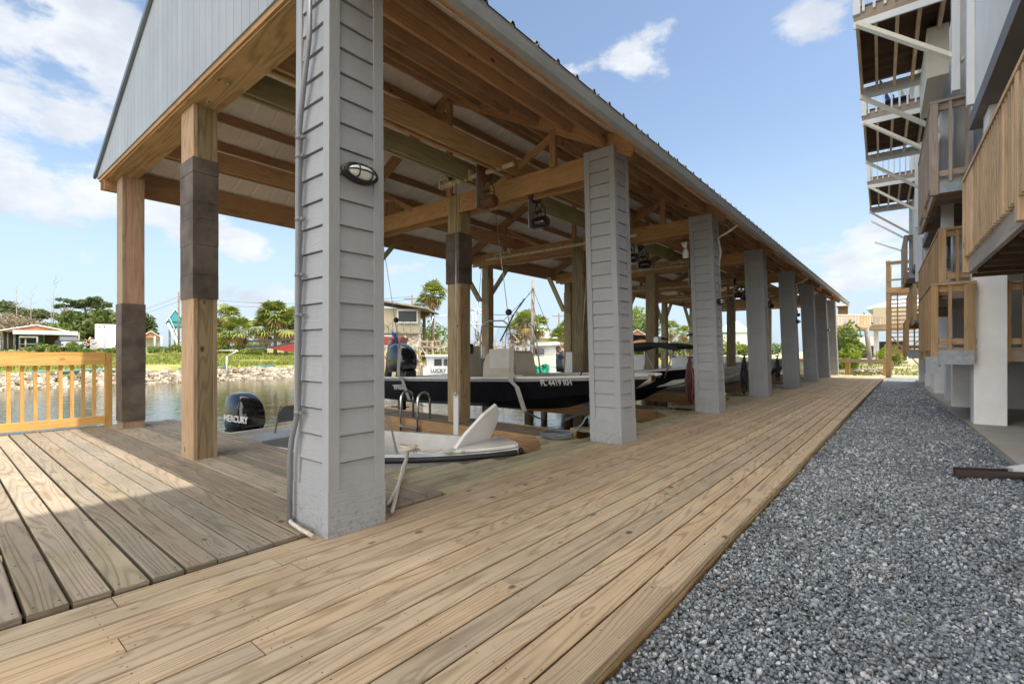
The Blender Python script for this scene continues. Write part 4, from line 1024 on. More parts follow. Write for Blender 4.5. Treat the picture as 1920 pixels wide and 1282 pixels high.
# ------------------------------------------------------------------ hoses, power boxes, small gear
def coil(cx, cy, z, r, n, mat, label, tail):
    pts = []
    for i in range(n*20):
        a = i/20*2*math.pi; rr = r*(1-.25*random.random()*.3)-(i//60)*.012+.008*math.sin(a*3+i*.01)
        pts.append((cx+rr*math.cos(a)+.012*math.sin(i*.13), cy+rr*.85*math.sin(a), z+.012+.010*(i//20) % .05+.006*math.sin(a*2+i*.05)))
    m = MB(); m.tube(pts+tail, .0115, 8); o = m.build('garden_hose', mat); return tag(o, label, 'hose')
hc = Vector((-3.42, 5.06, 0))
coil(-3.42, 5.02, -.005+.02, .21, 7, 'hose_grey', 'grey garden hose coiled on the deck beside the second column', [(-3.25, 5.0, .05), (-3.16, 5.05, .1), (-3.08, 5.1, .2), (-3.05, 5.12, .27), (-3.0, 5.16, .30), (-2.96, 5.18, .30)])
def hanging_hose(x, y, ztop, zbot, n, mat, label, w_=.1):
    m = MB()
    for i in range(n):
        a = random.uniform(-w_, w_); b = random.uniform(-w_, w_); dz = random.uniform(0, .22)
        m.tube([(x, y, ztop), (x+a*.5, y+b*.3-.02, ztop-.15), (x+a*1.1, y+b, (ztop+zbot)/2), (x+a*.8, y+b*1.1, zbot+dz+.05), (x+a*.2, y+b*1.2+.05, zbot+dz), (x-a*.6, y+b*.9+.08, zbot+dz+.06), (x-a, y+.06, (ztop+zbot)/2), (x-.01, y+.03, ztop-.05)], .012, 6)
    m.cyl((x+.05, y, ztop), (x-.05, y, ztop), .02, 6)
    o = m.build('garden_hose', mat); tag(o, label, 'hose'); return o
hanging_hose(-3.09, 8.86, .98, .1, 9, 'hose_red', 'maroon hose looped on the water side of the third column', .11)
hanging_hose(-3.12, 12.75, 1.0, .05, 7, 'hose_black', 'black hoses hanging beside the fourth column', .1)
hanging_hose(-3.15, 16.7, .95, .1, 5, 'hose_black', 'black cords hanging beside the fifth column', .1)
for (x, y, z, lab) in ((-5.40, 12.75, 1.35, 'small grey power box on the post behind the third column'), (-5.40, 16.75, 1.2, 'small grey power box on the post behind the fourth column')):
    t = thing('power_box', (x, y, z), lab, 'electrical box'); m = MB(); m.bx(x, x+.12, y-.1, y+.12, z-.13, z+.13); m.build('housing', 'alu', t); m = MB(); m.tube([(x+.05, y, z-.13), (x+.04, y-.02, z-.3), (x+.02, y+.05, z-.35), (x, y+.1, z-.1)], .012, 6); m.build('cord', 'black', t)
t = MB(); t.bx(-5.43, -5.40, 16.7, 16.98, -.03, 1.0); tag(t.build('bumper_pad', 'yellow'), 'yellow bumper pad strapped to the post behind the fourth column', 'bumper')
t = thing('pipe_stub', (-3.06, 5.5, 0), 'short white capped pipe standing just past the second column', 'pipe'); m = MB(); m.cyl((-2.98, 5.66, 0), (-2.98, 5.66, .27), .03, 12); m.build('pipe_body', 'white', t); m = MB(); m.cyl((-2.98, 5.66, .27), (-2.98, 5.66, .30), .037, 12); m.build('cap', 'alu', t)
# flood light hanging beside the third column
t = thing('flood_light', (-3.1, 8.8, 2.85), 'white twin flood light beside the third column under the roof', 'flood light')
m = MB(); m.lathe([(0, -.1), (.05, -.09), (.055, 0), (.03, .07), (0, .09)], (-3.12, 8.72, 2.86)); m.build('housing', 'white', t)
for a in (-1, 1): m = MB(); m.tube([(-3.12, 8.72, 2.93), (-3.14+a*.03, 8.7, 3.05)], [.02, .03], 8); m.build('antenna', 'white', t)
# white conduit loops at the third and fifth column tops
for y in (8.8, 16.6):
    t = MB(); t.tube([(-2.28, y+.3, 3.34), (-2.5, y+.28, 3.2), (-2.68, y+.33, 3.14), (-2.66, y+.42, 2.9), (-2.70, y+.42, 2.6)], .02, 8)
    tag(t.build('downspout', 'white'), 'white pipe bend at the top of the third column' if y < 10 else 'white pipe bend at the top of the fifth column', 'pipe')

# ------------------------------------------------------------------ stilt building on the right
RB = R(2.06); XB = Matrix.Rotation(RB, 4, 'Z')
bld = thing('apartment_building', (4, 12, 0), 'tall pale stilt building with stucco pillars and pine balconies beside the gravel', 'building')
def B(): return MB(XB)
m = B(); m.bx(1.06, 12, -6, 24.6, -.3, -.02); m.build('concrete_slab', 'concrete', bld)
for v in (-3.5, 2.0):
    m = B(); m.bx(1.62, 1.98, v, v+.34, -.02, 3.75); m.build('pillar', 'stucco', bld)
m = B(); m.bx(1.12, 1.48, 10.1, 10.44, -.02, 3.75); m.build('pillar', 'stucco', bld)
for v in (13.05, 17.05, 20.5, 23.9):
    m = B(); m.bx(1.14, 1.46, v, v+.32, -.02, 3.75); m.build('pillar', 'stucco', bld)
for q_ in ((1.5, 2.6, 13.2, 13.5, -.02, 2.9), (1.47, 2.6, 17.2, 17.5, -.02, 2.9)): m = B(); m.bx(*q_); m.build('fin_wall', 'wallgrey', bld)
for q_ in ((1.16, 1.44, 14.6, 14.9, -.02, 1.0), (1.16, 1.44, 18.6, 18.9, -.02, 1.0)): m = B(); m.bx(*q_); m.build('white_panel', 'white', bld)
# upper storeys: alternating projecting and recessed bays
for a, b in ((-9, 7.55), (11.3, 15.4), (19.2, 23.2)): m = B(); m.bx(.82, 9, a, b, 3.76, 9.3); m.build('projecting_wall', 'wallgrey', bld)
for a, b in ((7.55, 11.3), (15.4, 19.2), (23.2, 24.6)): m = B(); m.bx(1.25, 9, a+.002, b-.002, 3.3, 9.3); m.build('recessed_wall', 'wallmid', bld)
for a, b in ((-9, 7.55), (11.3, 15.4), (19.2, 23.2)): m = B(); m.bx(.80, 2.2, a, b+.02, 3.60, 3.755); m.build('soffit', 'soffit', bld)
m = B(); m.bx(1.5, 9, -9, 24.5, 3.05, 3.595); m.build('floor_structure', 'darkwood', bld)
m = B(); m.bx(.70, 9.2, -9.1, 24.8, 9.3, 9.5); m.build('roof', 'white', bld)
for v in (7.57, 11.15, 15.42, 19.05, 23.22): m = B(); m.bx(.83, .99, v, v+.13, 3.2 if v > 8 else 3.76, 9.28); m.build('corner_trim', 'white', bld)
m = B(); m.bx(.88, 1.22, 6.9, 7.24, 2.225, 3.598); m.build('pillar', 'stucco', bld)
for v in (7.3, 15.15): m = B(); m.bx(.755, .818, v, v+.075, 3.8, 9.28); m.bx(.75, .82, v-.01, v+.085, 6.0, 6.03); m.build('downspout', 'white', bld)
for z in (5.1, 6.45, 7.8): m = B(); m.bx(.812, .822, -9, 7.29, z, z+.03); m.build('wall_band', 'white', bld)
for v in (.6, 3.2, 5.9): m = B(); m.bx(.80, .819, v, v+1.1, 6.7, 7.7); o_ = m.build('window_frame', 'white', bld); m = B(); m.bx(.79, .80, v+.07, v+1.03, 6.77, 7.63); m.build('window_pane', 'window', o_)
# recessed storage wall at ground level
m = B(); m.bx(3.0, 8, 8.4, 24, -.02, 3.0); m.build('storage_wall', 'wallgrey', bld)
m = B()
for i in range(6): m.bx(2.1, 2.98, 9.9, 9.93, .05+.13*i, .05+.13*i+.122)
m.bx(2.05, 3.0, 9.935, 9.96, -.02, .85); m.bx(2.9, 2.99, 9.88, 9.90, -.01, .85); m.build('louvred_panel', 'dgrey', bld)
for v in (8.9, 12.6, 20.0):
    m = B(); m.bx(2.99, 2.995, v, v+1.1, .9, 2.2); m.build('window', 'window', bld)
def rail_panel(m, u, v0, v1, zf, zc, sp=.115, wd=.04, side='v'):
    x = v0
    while x < v1-.02:
        if side == 'v': m.bx(u, u+wd, x, x+wd, zf, zc)
        else: m.bx(x, x+wd, u, u+wd, zf, zc)
        x += sp
def balcony(u0, u1, v0, v1, zf, zc, mat, nm, joist=.2, pcap=True, near=True, skirt=True, closed=False):
    """wooden balcony: floor, joists, posts, cap rail, balusters on the long and near sides"""
    m = B(); x = u0+.02
    y = v0
    while y < v1-.05: m.bx(u0, u1, y, min(v1, y+.137), zf-.04, zf); y += .142
    o = m.build(nm, 'bldwood_w' if mat != 'white' else 'darkwood', bld)
    m = B(); m.bx(u0+.0, u0+.04, v0, v1, zf-.04-joist, zf-.042); m.bx(u0+.04, u1, v0, v0+.04, zf-.04-joist, zf-.042); m.bx(u0+.04, u1, v1-.04, v1, zf-.04-joist, zf-.042)
    m.build('rim_joist', 'fascia' if mat == 'bldwood' else 'bldwood_w', o)
    m = B(); m.bx(u0-.045, u0-.003, v0-.06, v1+.0, zc-.14, zc-.04) if False else m.bx(u0+.0, u0+.038, v0+.05, v1-.05, zc-.14, zc-.04); m.bx(u0+.05, u1, v0+.0, v0+.038, zc-.14, zc-.04)
    m.bx(u0-.05, u0+.09, v0-.05, v1+.02, zc-.038, zc); m.bx(u0+.091, u1, v0-.05, v0+.09, zc-.038, zc); m.build('cap_rail', mat, o)
    m = B(); m.bx(u0+.0, u0+.038, v0+.05, v1-.05, zf+.05, zf+.14); m.bx(u0+.05, u1, v0, v0+.038, zf+.05, zf+.14); m.build('bottom_rail', mat, o)
    m = B(); rail_panel(m, u0-.04, v0+.1, v1-.1, zf-.05 if skirt else zf+.02, zc-.045); m.build('balusters', mat, o)
    m = B(); rail_panel(m, v0-.04, u0+.16, u1-.05, zf-.05 if skirt else zf+.02, zc-.045, .18, .04, 'u'); m.build('balusters', mat, o)
    for (uu, vv) in ((u0-.045, v0-.045), (u0-.045, (v0+v1)/2), (u0-.045, v1-.05), (u1-.1, v0-.045)):
        m = B(); m.bx(uu, uu+.09, vv, vv+.09, zf-.22 if skirt else zf-.1, zc-.04); m.build('corner_post', mat, o)
    return o
# big railed landing nearest on the right
balcony(.81, 1.6, 2.0, 7.75, 2.22, 3.10, 'bldwood', 'landing', .19)
balcony(.80, 1.45, 10.6, 16.0, 2.22, 3.10, 'bldwood_b', 'landing', .24)
balcony(.80, 1.45, 18.6, 23.6, 2.22, 3.10, 'bldwood_b', 'landing', .24)
m = B()
for v in np.arange(2.4, 8, .42): m.bx(.86, 3.0, v, v+.04, 1.96, 2.17)
m.bx(1.3, 1.36, 2.0, 8.0, 1.72, 1.955); m.build('landing_joists', 'darkwood', bld)
# low decks
o = balcony(.66, 1.14, 10.0, 12.9, 1.14, 2.14, 'bldwood_b', 'low_deck', .17)
m = B(); m.bx(.70, 1.11, 9.94, 9.985, .88, 1.10); m.bx(.55, .70, 9.9, 10.1, .74, 1.0); m.bx(.7, .74, 10, 12.9, .84, .94); m.build('steel_channel', 'metal', o)
o = balcony(.70, 1.14, 20.9, 23.4, 1.14, 2.14, 'bldwood_b', 'low_deck', .17)
m = B(); m.bx(.72, 1.11, 20.85, 20.88, .86, 1.10); m.build('steel_channel', 'metal', o)
o = balcony(1.5, 3.4, 10.3, 12.0, 1.14, 2.14, 'bldwood_b', 'low_deck', .17)
# mid height balconies
for v in (9.7, 20.2):
    o = balcony(.64, 1.26, v, v+3.0, 3.66, 4.85, 'bldwood_w', 'mid_balcony', .16, skirt=True)
    m = B(); m.bx(.70, 1.24, v-.02, v-.003, 3.46, 3.62); m.build('flashing', 'metal', o)
# high cantilevered balconies with white diagonal braces
for (v0, v1) in ((8.7, 11.2), (12.5, 15.1), (17.4, 20.6)):
    u0, u1 = -.3, .84; zf = 6.12; zc = 7.1
    m = B(); y = v0
    while y < v1-.02: m.bx(u0, u1, y, min(v1, y+.137), zf-.04, zf); y += .142
    o = m.build('high_balcony', 'darkwood', bld)
    m = B()
    for u in (u0, u0+.22, u0+.47, u0+.72, u0+.97): m.bx(u, u+.04, v0+.05, v1-.05, zf-.24, zf-.042)
    m.build('joists', 'bldwood', o)
    m = B(); m.bx(u0-.02, u1, v0-.0, v0+.045, zf-.24, zf-.0); m.build('rim_joist', 'bldwood_w', o)
    m = B(); m.bx(u0-.02, u1, v0-.03, v0-.003, zf-.32, zf-.22); m.bx(u0-.02, u1, v1, v1+.045, zf-.30, zf-.1); m.bx(u0-.02, u1, v0+.0, v0+.04, zc-.08, zc); m.bx(u0-.02, u0+.04, v0, v1, zc-.08, zc)
    rail_panel(m, v0-.035, u0+.08, u1, zf-.1, zc-.08, .125, .032, 'u'); rail_panel(m, u0, v0+.1, v1, zf+.02, zc-.08, .125, .032, 'v')
    m.bx(u0-.03, u0+.06, v0-.04, v0+.05, zf-.12, zc); m.build('white_railing', 'white', o)
    for vv in (v0-.05, v1+.02): m = B(); m.bar((u0+.02, vv, zf-.27), (u1+.02, vv, zf-1.22), .05, .11, up=(0, 1, 0)); m.build('diagonal_brace', 'cream', o)
for p0, p1 in (((-.28, 22.0, 5.85), (.84, 22.0, 4.95)), ((-.2, 24.4, 5.5), (.84, 24.4, 4.95))): m = B(); m.bar(p0, p1, .05, .1, up=(0, 1, 0)); m.build('diagonal_brace', 'white', bld)
m = B(); m.bx(.55, .80, 9.6, 11.2, 5.2, 5.95); m.build('duct_box', 'cream', bld)
for v in (8.55, 12.4, 17.3, 20.7):
    m = B(); m.bx(.74, .82, v, v+.12, 4.5, 9.28); m.build('support_post', 'white', bld)
# chairs on the high balcony
for (u, v, lab) in ((.12, 13.2, 'blue strapped deck chair behind the second high white railing'), (.45, 13.6, 'cream deck chair behind the second high white railing')):
    t = thing('deck_chair', XB @ Vector((u, v, 6.12)), lab, 'chair'); mm = MB(XB)
    for q_ in (0, .4): mm.tube([(u, v+q_, 6.12), (u+.1, v+q_, 6.55), (u-.15, v+q_, 7.0)], .014, 6); mm.tube([(u+.35, v+q_, 6.12), (u+.35, v+q_, 6.5), (u, v+q_, 6.5)], .014, 6)
    mm.build('frame', 'black' if u < .3 else 'white', t); mm = MB(XB); mm.box((u+.15, v+.2, 6.5), (.4, .4, .02)); mm.bar((u+.03, v+.2, 6.52), (u-.14, v+.2, 6.98), .38, .02); mm.build('fabric', 'blue' if u < .3 else 'cream', t)
# downspout and splash channel on the gravel
t = thing('splash_channel', (.8, 5.4, -.06), 'dark brown downspout extension lying on the gravel', 'drain')
a = Vector((.50, 5.13, -.045)); e = Vector((1.30, 5.05, -.02))
a = P(1795, 882, 4.35); e = P(1935, 905, 4.25); a.z = -.05; e.z = -.05
d_ = (e-a).normalized(); nrm = Vector((-d_.y, d_.x, 0))
m = MB(); 
m.add([a, e, e+nrm*.11, a+nrm*.11], [(0, 1, 2, 3)]); m.bar(a-d_*.02+Vector((0, 0, .03)), e+Vector((0, 0, .03)), .006, .065); m.bar(a+nrm*.11+d_*.04+Vector((0, 0, .03)), e+nrm*.11+Vector((0, 0, .03)), .006, .065); m.build('channel', 'brown', t)
t = thing('downspout', (1.2, 5.6, 0), 'white ribbed downspout elbow above the brown channel', 'downspout')
q = P(1918, 882, 4.3); m = MB(); m.bar((q.x-.08, q.y-.0, .0), (q.x+.30, q.y+.2, .10), .08, .06); m.bar((q.x+.28, q.y+.19, .08), (q.x+.30, q.y+.2, 1.9), .08, .06)
for i in range(3): m.bar((q.x-.09, q.y-.02+.02*i, .025), (q.x+.28, q.y+.17+.02*i, .13), .006, .01)
m.build('elbow', 'white', t)

# ------------------------------------------------------------------ beyond the far end of the boardwalk
t = thing('stair_tower', (-.2, 28, 0), 'open pine stair tower at the far end of the gravel', 'stairs')
def Wb(name, boxes, mat, tt):
    m = MB()
    for b in boxes: m.bx(*b)
    return m.build(name, mat, tt)
x0, x1, y0, y1 = -.82, .55, 27.7, 29.4
for (x, y) in ((x0, y0), (x1, y0), (x0, y1), (x1, y1)): Wb('tower_post', [(x, x+.16, y, y+.16, -.1, 5.2)], 'bldwood_b', t)
Wb('landing', [(x0, x1+.16, y0-.03, y1, 3.75, 3.98)], 'bldwood_b', t); Wb('top_rail', [(x0, x1+.16, y0-.02, y0+.02, 5.0, 5.12), (x0-.02, x1+.2, y0-.04, y0+.05, 5.125, 5.16), (x0, x1+.16, y0-.02, y0+.02, 4.28, 4.36)], 'bldwood_b', t)
for i in range(13): Wb('tread', [(x0+.17, x1-.01, y0+.4+i*.1, y0+.68+i*.1, 1.15+i*.2, 1.19+i*.2)], 'bldwood_b', t)
m = MB(); m.bar((x0+.1, y0+.2, .2), (x1, y0+.2, 1.9), .05, .12, up=(0, 1, 0)); m.bar((x1, y0+.25, .2), (x0+.1, y0+.25, 1.9), .05, .12, up=(0, 1, 0)); m.bx(x0, x1, y0+.3, y0+.34, 1.0, 1.2); m.bar((x0+.4, y0+1.7, 1.2), (x0+.4, y0+.4, 3.9), .05, .2); m.build('cross_brace', 'bldwood_b', t)
# low timber barrier
t = thing('timber_barrier', (-3, 30, 0), 'low timber barrier across the end of the boardwalk', 'fence')
for x in (-3.95, -3.2, -2.55, -1.0): Wb('barrier_post', [(x, x+.2, 30, 30.2, -.3, 1.05 if x == -3.2 else .72)], 'rail', t)
Wb('barrier_rail', [(-5.5, -.7, 29.9, 29.97, .55, .72)], 'bldwood_w', t)
m = MB()
for i in range(46): m.rock((random.uniform(-2.3, -.9), random.uniform(31, 34), .05), random.uniform(.08, .2))
tag(m.build('rubble', 'rock'), 'heap of broken pale rubble behind the timber barrier', 'rubble', kind='stuff')
# house with high deck
hs = thing('stilt_house', (-2, 48, 0), 'beige stilt house with white hip roof and wooden deck at the far end', 'house')
def rad(px):                                # right-hand direction square to the line of sight at this bearing, and its cosine
    r = (px-CX)/F; c = 1/math.sqrt(1+r*r); dx, dy = C*r-S, S*r+C; L = math.hypot(dx, dy); return Vector((dy/L, -dx/L, 0)), c
def hb(name, px0, px1, py0, py1, d, depth, mat, parent, wob=0):
    r_, c = rad((px0+px1)/2); mm = MB(frame(P((px0+px1)/2, py1, d), r_)); Wd = (px1-px0)/F*d*c; Hh = (py1-py0)/F*d
    mm.bx(-Wd/2, Wd/2, 0, depth, 0, Hh); return mm.build(name, mat, parent)
hb('wall', 1636, 1720, 575, 615, 42, 7, 'yhouse', hs); hb('lower_wall', 1638, 1647, 614, 678, 42.5, 4, 'wallgrey', hs)
def hip(name, px0, px1, pye, pyr, d, depth, mat, parent, over=12, th=.18, ridge=.25):
    r_, cc = rad((px0+px1)/2); fr = frame(P((px0+px1)/2, pye, d), r_); Wd = (px1-px0)/F*d*cc; Hh = (pye-pyr)/F*d
    mm = MB(fr); e = over/F*d
    A = [(-Wd/2-e, -e, 0), (Wd/2+e, -e, 0), (Wd/2+e, depth+e, 0), (-Wd/2-e, depth+e, 0)]; R1 = (-Wd/2*ridge, depth/2, Hh); R2 = (Wd/2*ridge, depth/2, Hh)
    mm.add(A+[R1, R2]+[(a[0], a[1], -th) for a in A], [(0, 1, 5, 4), (1, 2, 5), (2, 3, 4, 5), (3, 0, 4), (0, 6, 7, 1), (1, 7, 8, 2), (2, 8, 9, 3), (3, 9, 6, 0), (6, 9, 8, 7)]); return mm.build(name, mat, parent)
def gable(name, px0, px1, pye, pyr, d, depth, mat, parent, over=8, th=.15, endmat=None):
    """gable facing the viewer"""
    r_, cc = rad((px0+px1)/2); fr = frame(P((px0+px1)/2, pye, d), r_); Wd = (px1-px0)/F*d*cc; Hh = (pye-pyr)/F*d; e = over/F*d
    mm = MB(fr)
    for sg in (-1, 1):
        mm.add([(0, -e, Hh), (sg*(Wd/2+e), -e, -e*Hh/(Wd/2)), (sg*(Wd/2+e), depth+e, -e*Hh/(Wd/2)), (0, depth+e, Hh), (0, -e, Hh-th), (sg*(Wd/2+e), -e, -e*Hh/(Wd/2)-th), (sg*(Wd/2+e), depth+e, -e*Hh/(Wd/2)-th), (0, depth+e, Hh-th)], [(0, 1, 2, 3), (4, 5, 6, 7), (0, 1, 5, 4), (1, 2, 6, 5), (3, 2, 6, 7)])
    o_ = mm.build(name, mat, parent)
    if endmat:
        m2 = MB(fr); m2.poly([(-Wd/2, 0, -th), (Wd/2, 0, -th), (0, 0, Hh-th)], .1, (0, 1, 0)); m2.build('gable_end', endmat, parent)
    return o_
hip('roof', 1636, 1760, 574, 548, 42, 9, 'stone_roof', hs, 10, .2, .1)
hb('deck', 1612, 1720, 608, 617, 40, 3, 'bldwood_w', hs)
m = MB(frame(P(1665, 608, 40), Vector((C, S, 0))))
for i in range(36): m.bx(-2.3+i*.135, -2.3+i*.135+.05, 0, .04, 0, .62)
m.bx(-2.35, 2.5, -.02, .06, .6, .68); m.build('deck_railing', 'bldwood_w', hs)
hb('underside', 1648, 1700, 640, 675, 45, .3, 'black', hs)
gz = thing('lookout_deck', P(1590, 690, 36), 'small raised lookout deck with a roofed box beside the last column', 'deck')
hb('floor', 1560, 1630, 609, 615, 36, 2, 'bldwood', gz); hb('roof', 1568, 1592, 570, 573, 36, 2, 'wallgrey', gz); hb('cabin', 1571, 1590, 574, 590, 36.5, 1.5, 'darkwood', gz)
m = MB(frame(P(1595, 609, 36), Vector((C, S, 0))))
for i in range(24): m.bx(-1.3+i*.115, -1.3+i*.115+.04, 0, .04, 0, .72)
m.bx(-1.35, 1.5, -.02, .06, .7, .78)
for q_ in (-1.3, -.2, 1.4): m.bx(q_, q_+.12, 0, .1, -.1, .8)
m.build('railing', 'bldwood', gz); m = MB(); 
m.cyl(P(1588, 698, 36.5), P(1588, 615, 36.5), .14, 10); m.cyl(P(1576, 698, 36.8), P(1576, 615, 36.8), .14, 10); m.build('deck_post', 'post', gz)
o = MB(); o.cyl(P(1633, 690, 38), P(1624, 612, 38), .17, 10); tag(o.build('leaning_pole', 'bark_pale'), 'pale leaning pole under the far wooden deck', 'pole')
t = thing('lounge_chair', P(1628, 606, 39), 'black sling chair on the far wooden deck', 'chair'); m = MB(); m.tube([P(1620, 585, 39), P(1623, 603, 39), P(1637, 606, 39)], .05, 6); m.build('sling', 'black', t); m = MB(); m.tube([P(1625, 608, 39), P(1628, 597, 39), P(1636, 608, 39)], .02, 6); m.build('frame', 'black', t)
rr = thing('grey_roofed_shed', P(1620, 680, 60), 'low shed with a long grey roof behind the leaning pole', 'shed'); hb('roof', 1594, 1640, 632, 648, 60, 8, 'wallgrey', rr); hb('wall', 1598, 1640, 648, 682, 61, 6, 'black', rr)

# ------------------------------------------------------------------ plants
def crown(m, c, r, n, size, flat=1.0, seed=None, lump=7):
    rg = random.Random(seed); lumps = []
    for _ in range(lump):
        v = Vector((rg.gauss(0, 1), rg.gauss(0, 1), rg.gauss(0, 1))).normalized()*rg.uniform(.35, .8)
        lumps.append((Vector((c[0]+v.x*r[0], c[1]+v.y*r[1], c[2]+v.z*r[2])), rg.uniform(.35, .6), rg.random()))
    for i in range(n):
        l, s_, tone = rg.choice(lumps); v = Vector((rg.gauss(0, 1), rg.gauss(0, 1), rg.gauss(0, 1))).normalized()*(rg.random()**.35)
        p = l+Vector((v.x*r[0]*s_, v.y*r[1]*s_, v.z*r[2]*s_*flat))
        a = Vector((rg.gauss(0, 1), rg.gauss(0, 1), rg.gauss(0, 1))).normalized(); b = a.cross(Vector((rg.gauss(0, 1), rg.gauss(0, 1), rg.gauss(0, 1)))).normalized(); s2 = size*rg.uniform(.6, 1.4)
        m.add([p-a*s2, p-b*s2*.45, p+a*s2, p+b*s2*.45], [(0, 1, 2, 3)], None, min(1, max(0, tone*.6+rg.random()*.4)))
def tree(base, h, r, leafm, label, name='broadleaf_tree', n=2200, size=.28, trunk=.2, crownz=.62, group=None, flat=1, barkm='bark', rz_=None, lump=9):
    t = thing(name, base, label, 'tree', group); b = Vector(base)
    m = MB(); top = b+Vector((random.uniform(-.3, .3), random.uniform(-.3, .3), h*crownz)); mid = (b+top)/2+Vector((random.uniform(-.2, .2), random.uniform(-.2, .2), 0))
    m.tube([b, mid, top], [trunk, trunk*.75, trunk*.5], 8)
    for i in range(7):
        a = random.uniform(0, 6.28); e = top+Vector((math.cos(a)*r*.7, math.sin(a)*r*.7, random.uniform(.0, .35)*h)); st_ = mid.lerp(top, random.uniform(.3, 1)); m.tube([st_, st_.lerp(e, .5)+Vector((0, 0, .2)), e], [trunk*.4, trunk*.25, trunk*.08], 6)
    m.build('trunk', barkm, t)
    m = MB(); crown(m, (b.x, b.y, b.z+h*crownz+(h*(1-crownz))*.4), (r, r, rz_ or h*(1-crownz)*.9), n, size, flat, lump=lump); m.build('crown', leafm, t); return t
def shrub(base, r, h, leafm, label, n=900, size=.14, name='shrub', group=None):
    t = thing(name, base, label, 'shrub', group); b = Vector(base); m = MB()
    for i in range(6):
        a = random.uniform(0, 6.28); m.tube([b, b+Vector((math.cos(a)*r*.5, math.sin(a)*r*.5, h*.6))], [.03, .01], 5)
    m.build('stem', 'bark', t); m = MB(); crown(m, (b.x, b.y, b.z+h*.5), (r, r, h*.55), n, size, 1, lump=8); m.build('foliage', leafm, t); return t
def palm(base, h, r, label, dead=14, group=None, live=34, lean_=(0, 0), trunk=.17):
    t = thing('fan_palm', base, label, 'palm tree', group); b = Vector(base); top = b+Vector((lean_[0], lean_[1], h))
    m = MB(); m.tube([b, b.lerp(top, .5)+Vector((.05, 0, 0)), top], [trunk*1.2, trunk, trunk*.9], 9); m.build('trunk', 'bark', t)
    def fronds(m, n, elo, ehi, rr):
        for i in range(n):
            a = random.uniform(0, 6.28); e = random.uniform(elo, ehi); d = Vector((math.cos(a)*math.cos(e), math.sin(a)*math.cos(e), math.sin(e))); st_ = top+Vector((0, 0, random.uniform(-.2, .1)))
            L = rr*random.uniform(.8, 1.1); hub = st_+d*L*.5; side = d.cross(Vector((0, 0, 1))).normalized(); up = side.cross(d)
            m.tube([st_, hub], [.02, .012], 4); k = 11; rv = random.random()
            for j in range(k):
                th = (j/(k-1)-.5)*2.9; dd = (d*math.cos(th)+side*math.sin(th)+up*.12*random.uniform(-1, 1)).normalized(); tip = hub+dd*L*.62+Vector((0, 0, -.22*L*random.uniform(.5, 1.2))); w_ = dd.cross(up).normalized()*L*.048; mp = hub+dd*L*.34
                m.add([hub, mp+w_, tip, mp-w_], [(0, 1, 2, 3)], None, min(1, rv*.7+random.random()*.3))
    m = MB(); fronds(m, live, -.3, 1.4, r); m.build('crown', 'leaf_palm', t)
    if dead: m = MB(); fronds(m, dead, -1.4, -.5, r*.8); m.build('dry_fronds', 'leaf_palm_dead', t)
    return t
def bare(base, h, label, spread=1.2, group=None, n=14, tk=.12):
    t = thing('bare_tree', base, label, 'tree', group); b = Vector(base); m = MB(); top = b+Vector((random.uniform(-.4, .4), 0, h)); m.tube([b, b.lerp(top, .5)+Vector((.1, 0, 0)), top], [tk, tk*.6, tk*.15], 6)
    for i in range(n):
        s_ = b.lerp(top, random.uniform(.4, .98)); a = random.uniform(0, 6.28); e = s_+Vector((math.cos(a)*spread*random.uniform(.4, 1), math.sin(a)*spread, random.uniform(.1, 1.0)*spread)); m.tube([s_, e], [tk*.25, tk*.08], 4)
        m.tube([s_.lerp(e, .6), e+Vector((random.uniform(-.5, .5), random.uniform(-.5, .5), .5))], [tk*.12, .01], 4)
    m.build('trunk', 'bark_pale', t); return t
def G(px, d, off=0):                        # a spot on the far bank
    p = P(px, HY, d); p.z = bankz(p.x)+off if p.x < -36.6 else off; return p
# far left backdrop
tg = 'oaks and scrub behind the carport'
tree(G(150, 84), 5.9, 4.6, 'leaf_dark', 'broad dark oak behind the white container', 'oak_tree', 4200, .42, .35, .5, tg)
tree(G(204, 80), 6.4, 3.2, 'leaf_dark', 'dark oak close behind the outer wooden post', 'oak_tree', 3200, .42, .35, .5, tg)
tree(G(118, 80), 4.2, 2.8, 'leaf_mid', 'lighter green oak left of the dark oak', 'oak_tree', 2200, .38, .3, .45, tg)
tree(G(252, 92), 6.0, 3.6, 'leaf_dark', 'small dark oak right of the outer wooden post', 'oak_tree', 1800, .4, .3, .5, tg)
for i, (px, d, h, lab) in enumerate(((4, 88, 9.2, 'grey brown scrub tree at the left edge of the photo'), (40, 92, 8.2, 'brown scrub tree behind the carport roof left side'), (75, 95, 7.8, 'brown scrub tree behind the carport ridge'), (-30, 80, 8, 'brown scrub tree just outside the left edge'))):
    tree(G(px, d), h*.72, 4.6, 'twig', lab, 'scrub_tree', 5200, .17, .25, .45, tg, barkm='bark_pale')
tree(G(12, 96), 9.2, 3.4, 'leaf_pine', 'flat topped pine above the brown scrub at the left edge', 'pine_tree', 1400, .4, .25, .78, tg, flat=.6)
tree(G(62, 100), 8.2, 4.4, 'leaf_pine', 'low spreading pine above the carport', 'pine_tree', 1300, .4, .25, .8, tg, flat=.5)
for px, d, h, lab in ((31, 90, 14.5, 'tall dead trunk with a stubby top left of the carport ridge'), (58, 92, 13.6, 'bare forked dead tree above the carport ridge'), (100, 90, 15.2, 'tallest bare dead tree left of the pines'), (124, 92, 12.5, 'bare trunk between the dead tree and the pines'), (96, 96, 11, 'short leafless tree beside the tallest dead tree')): bare(G(px, d), h*.86, lab, 1.3, 'dead trees behind the carport')
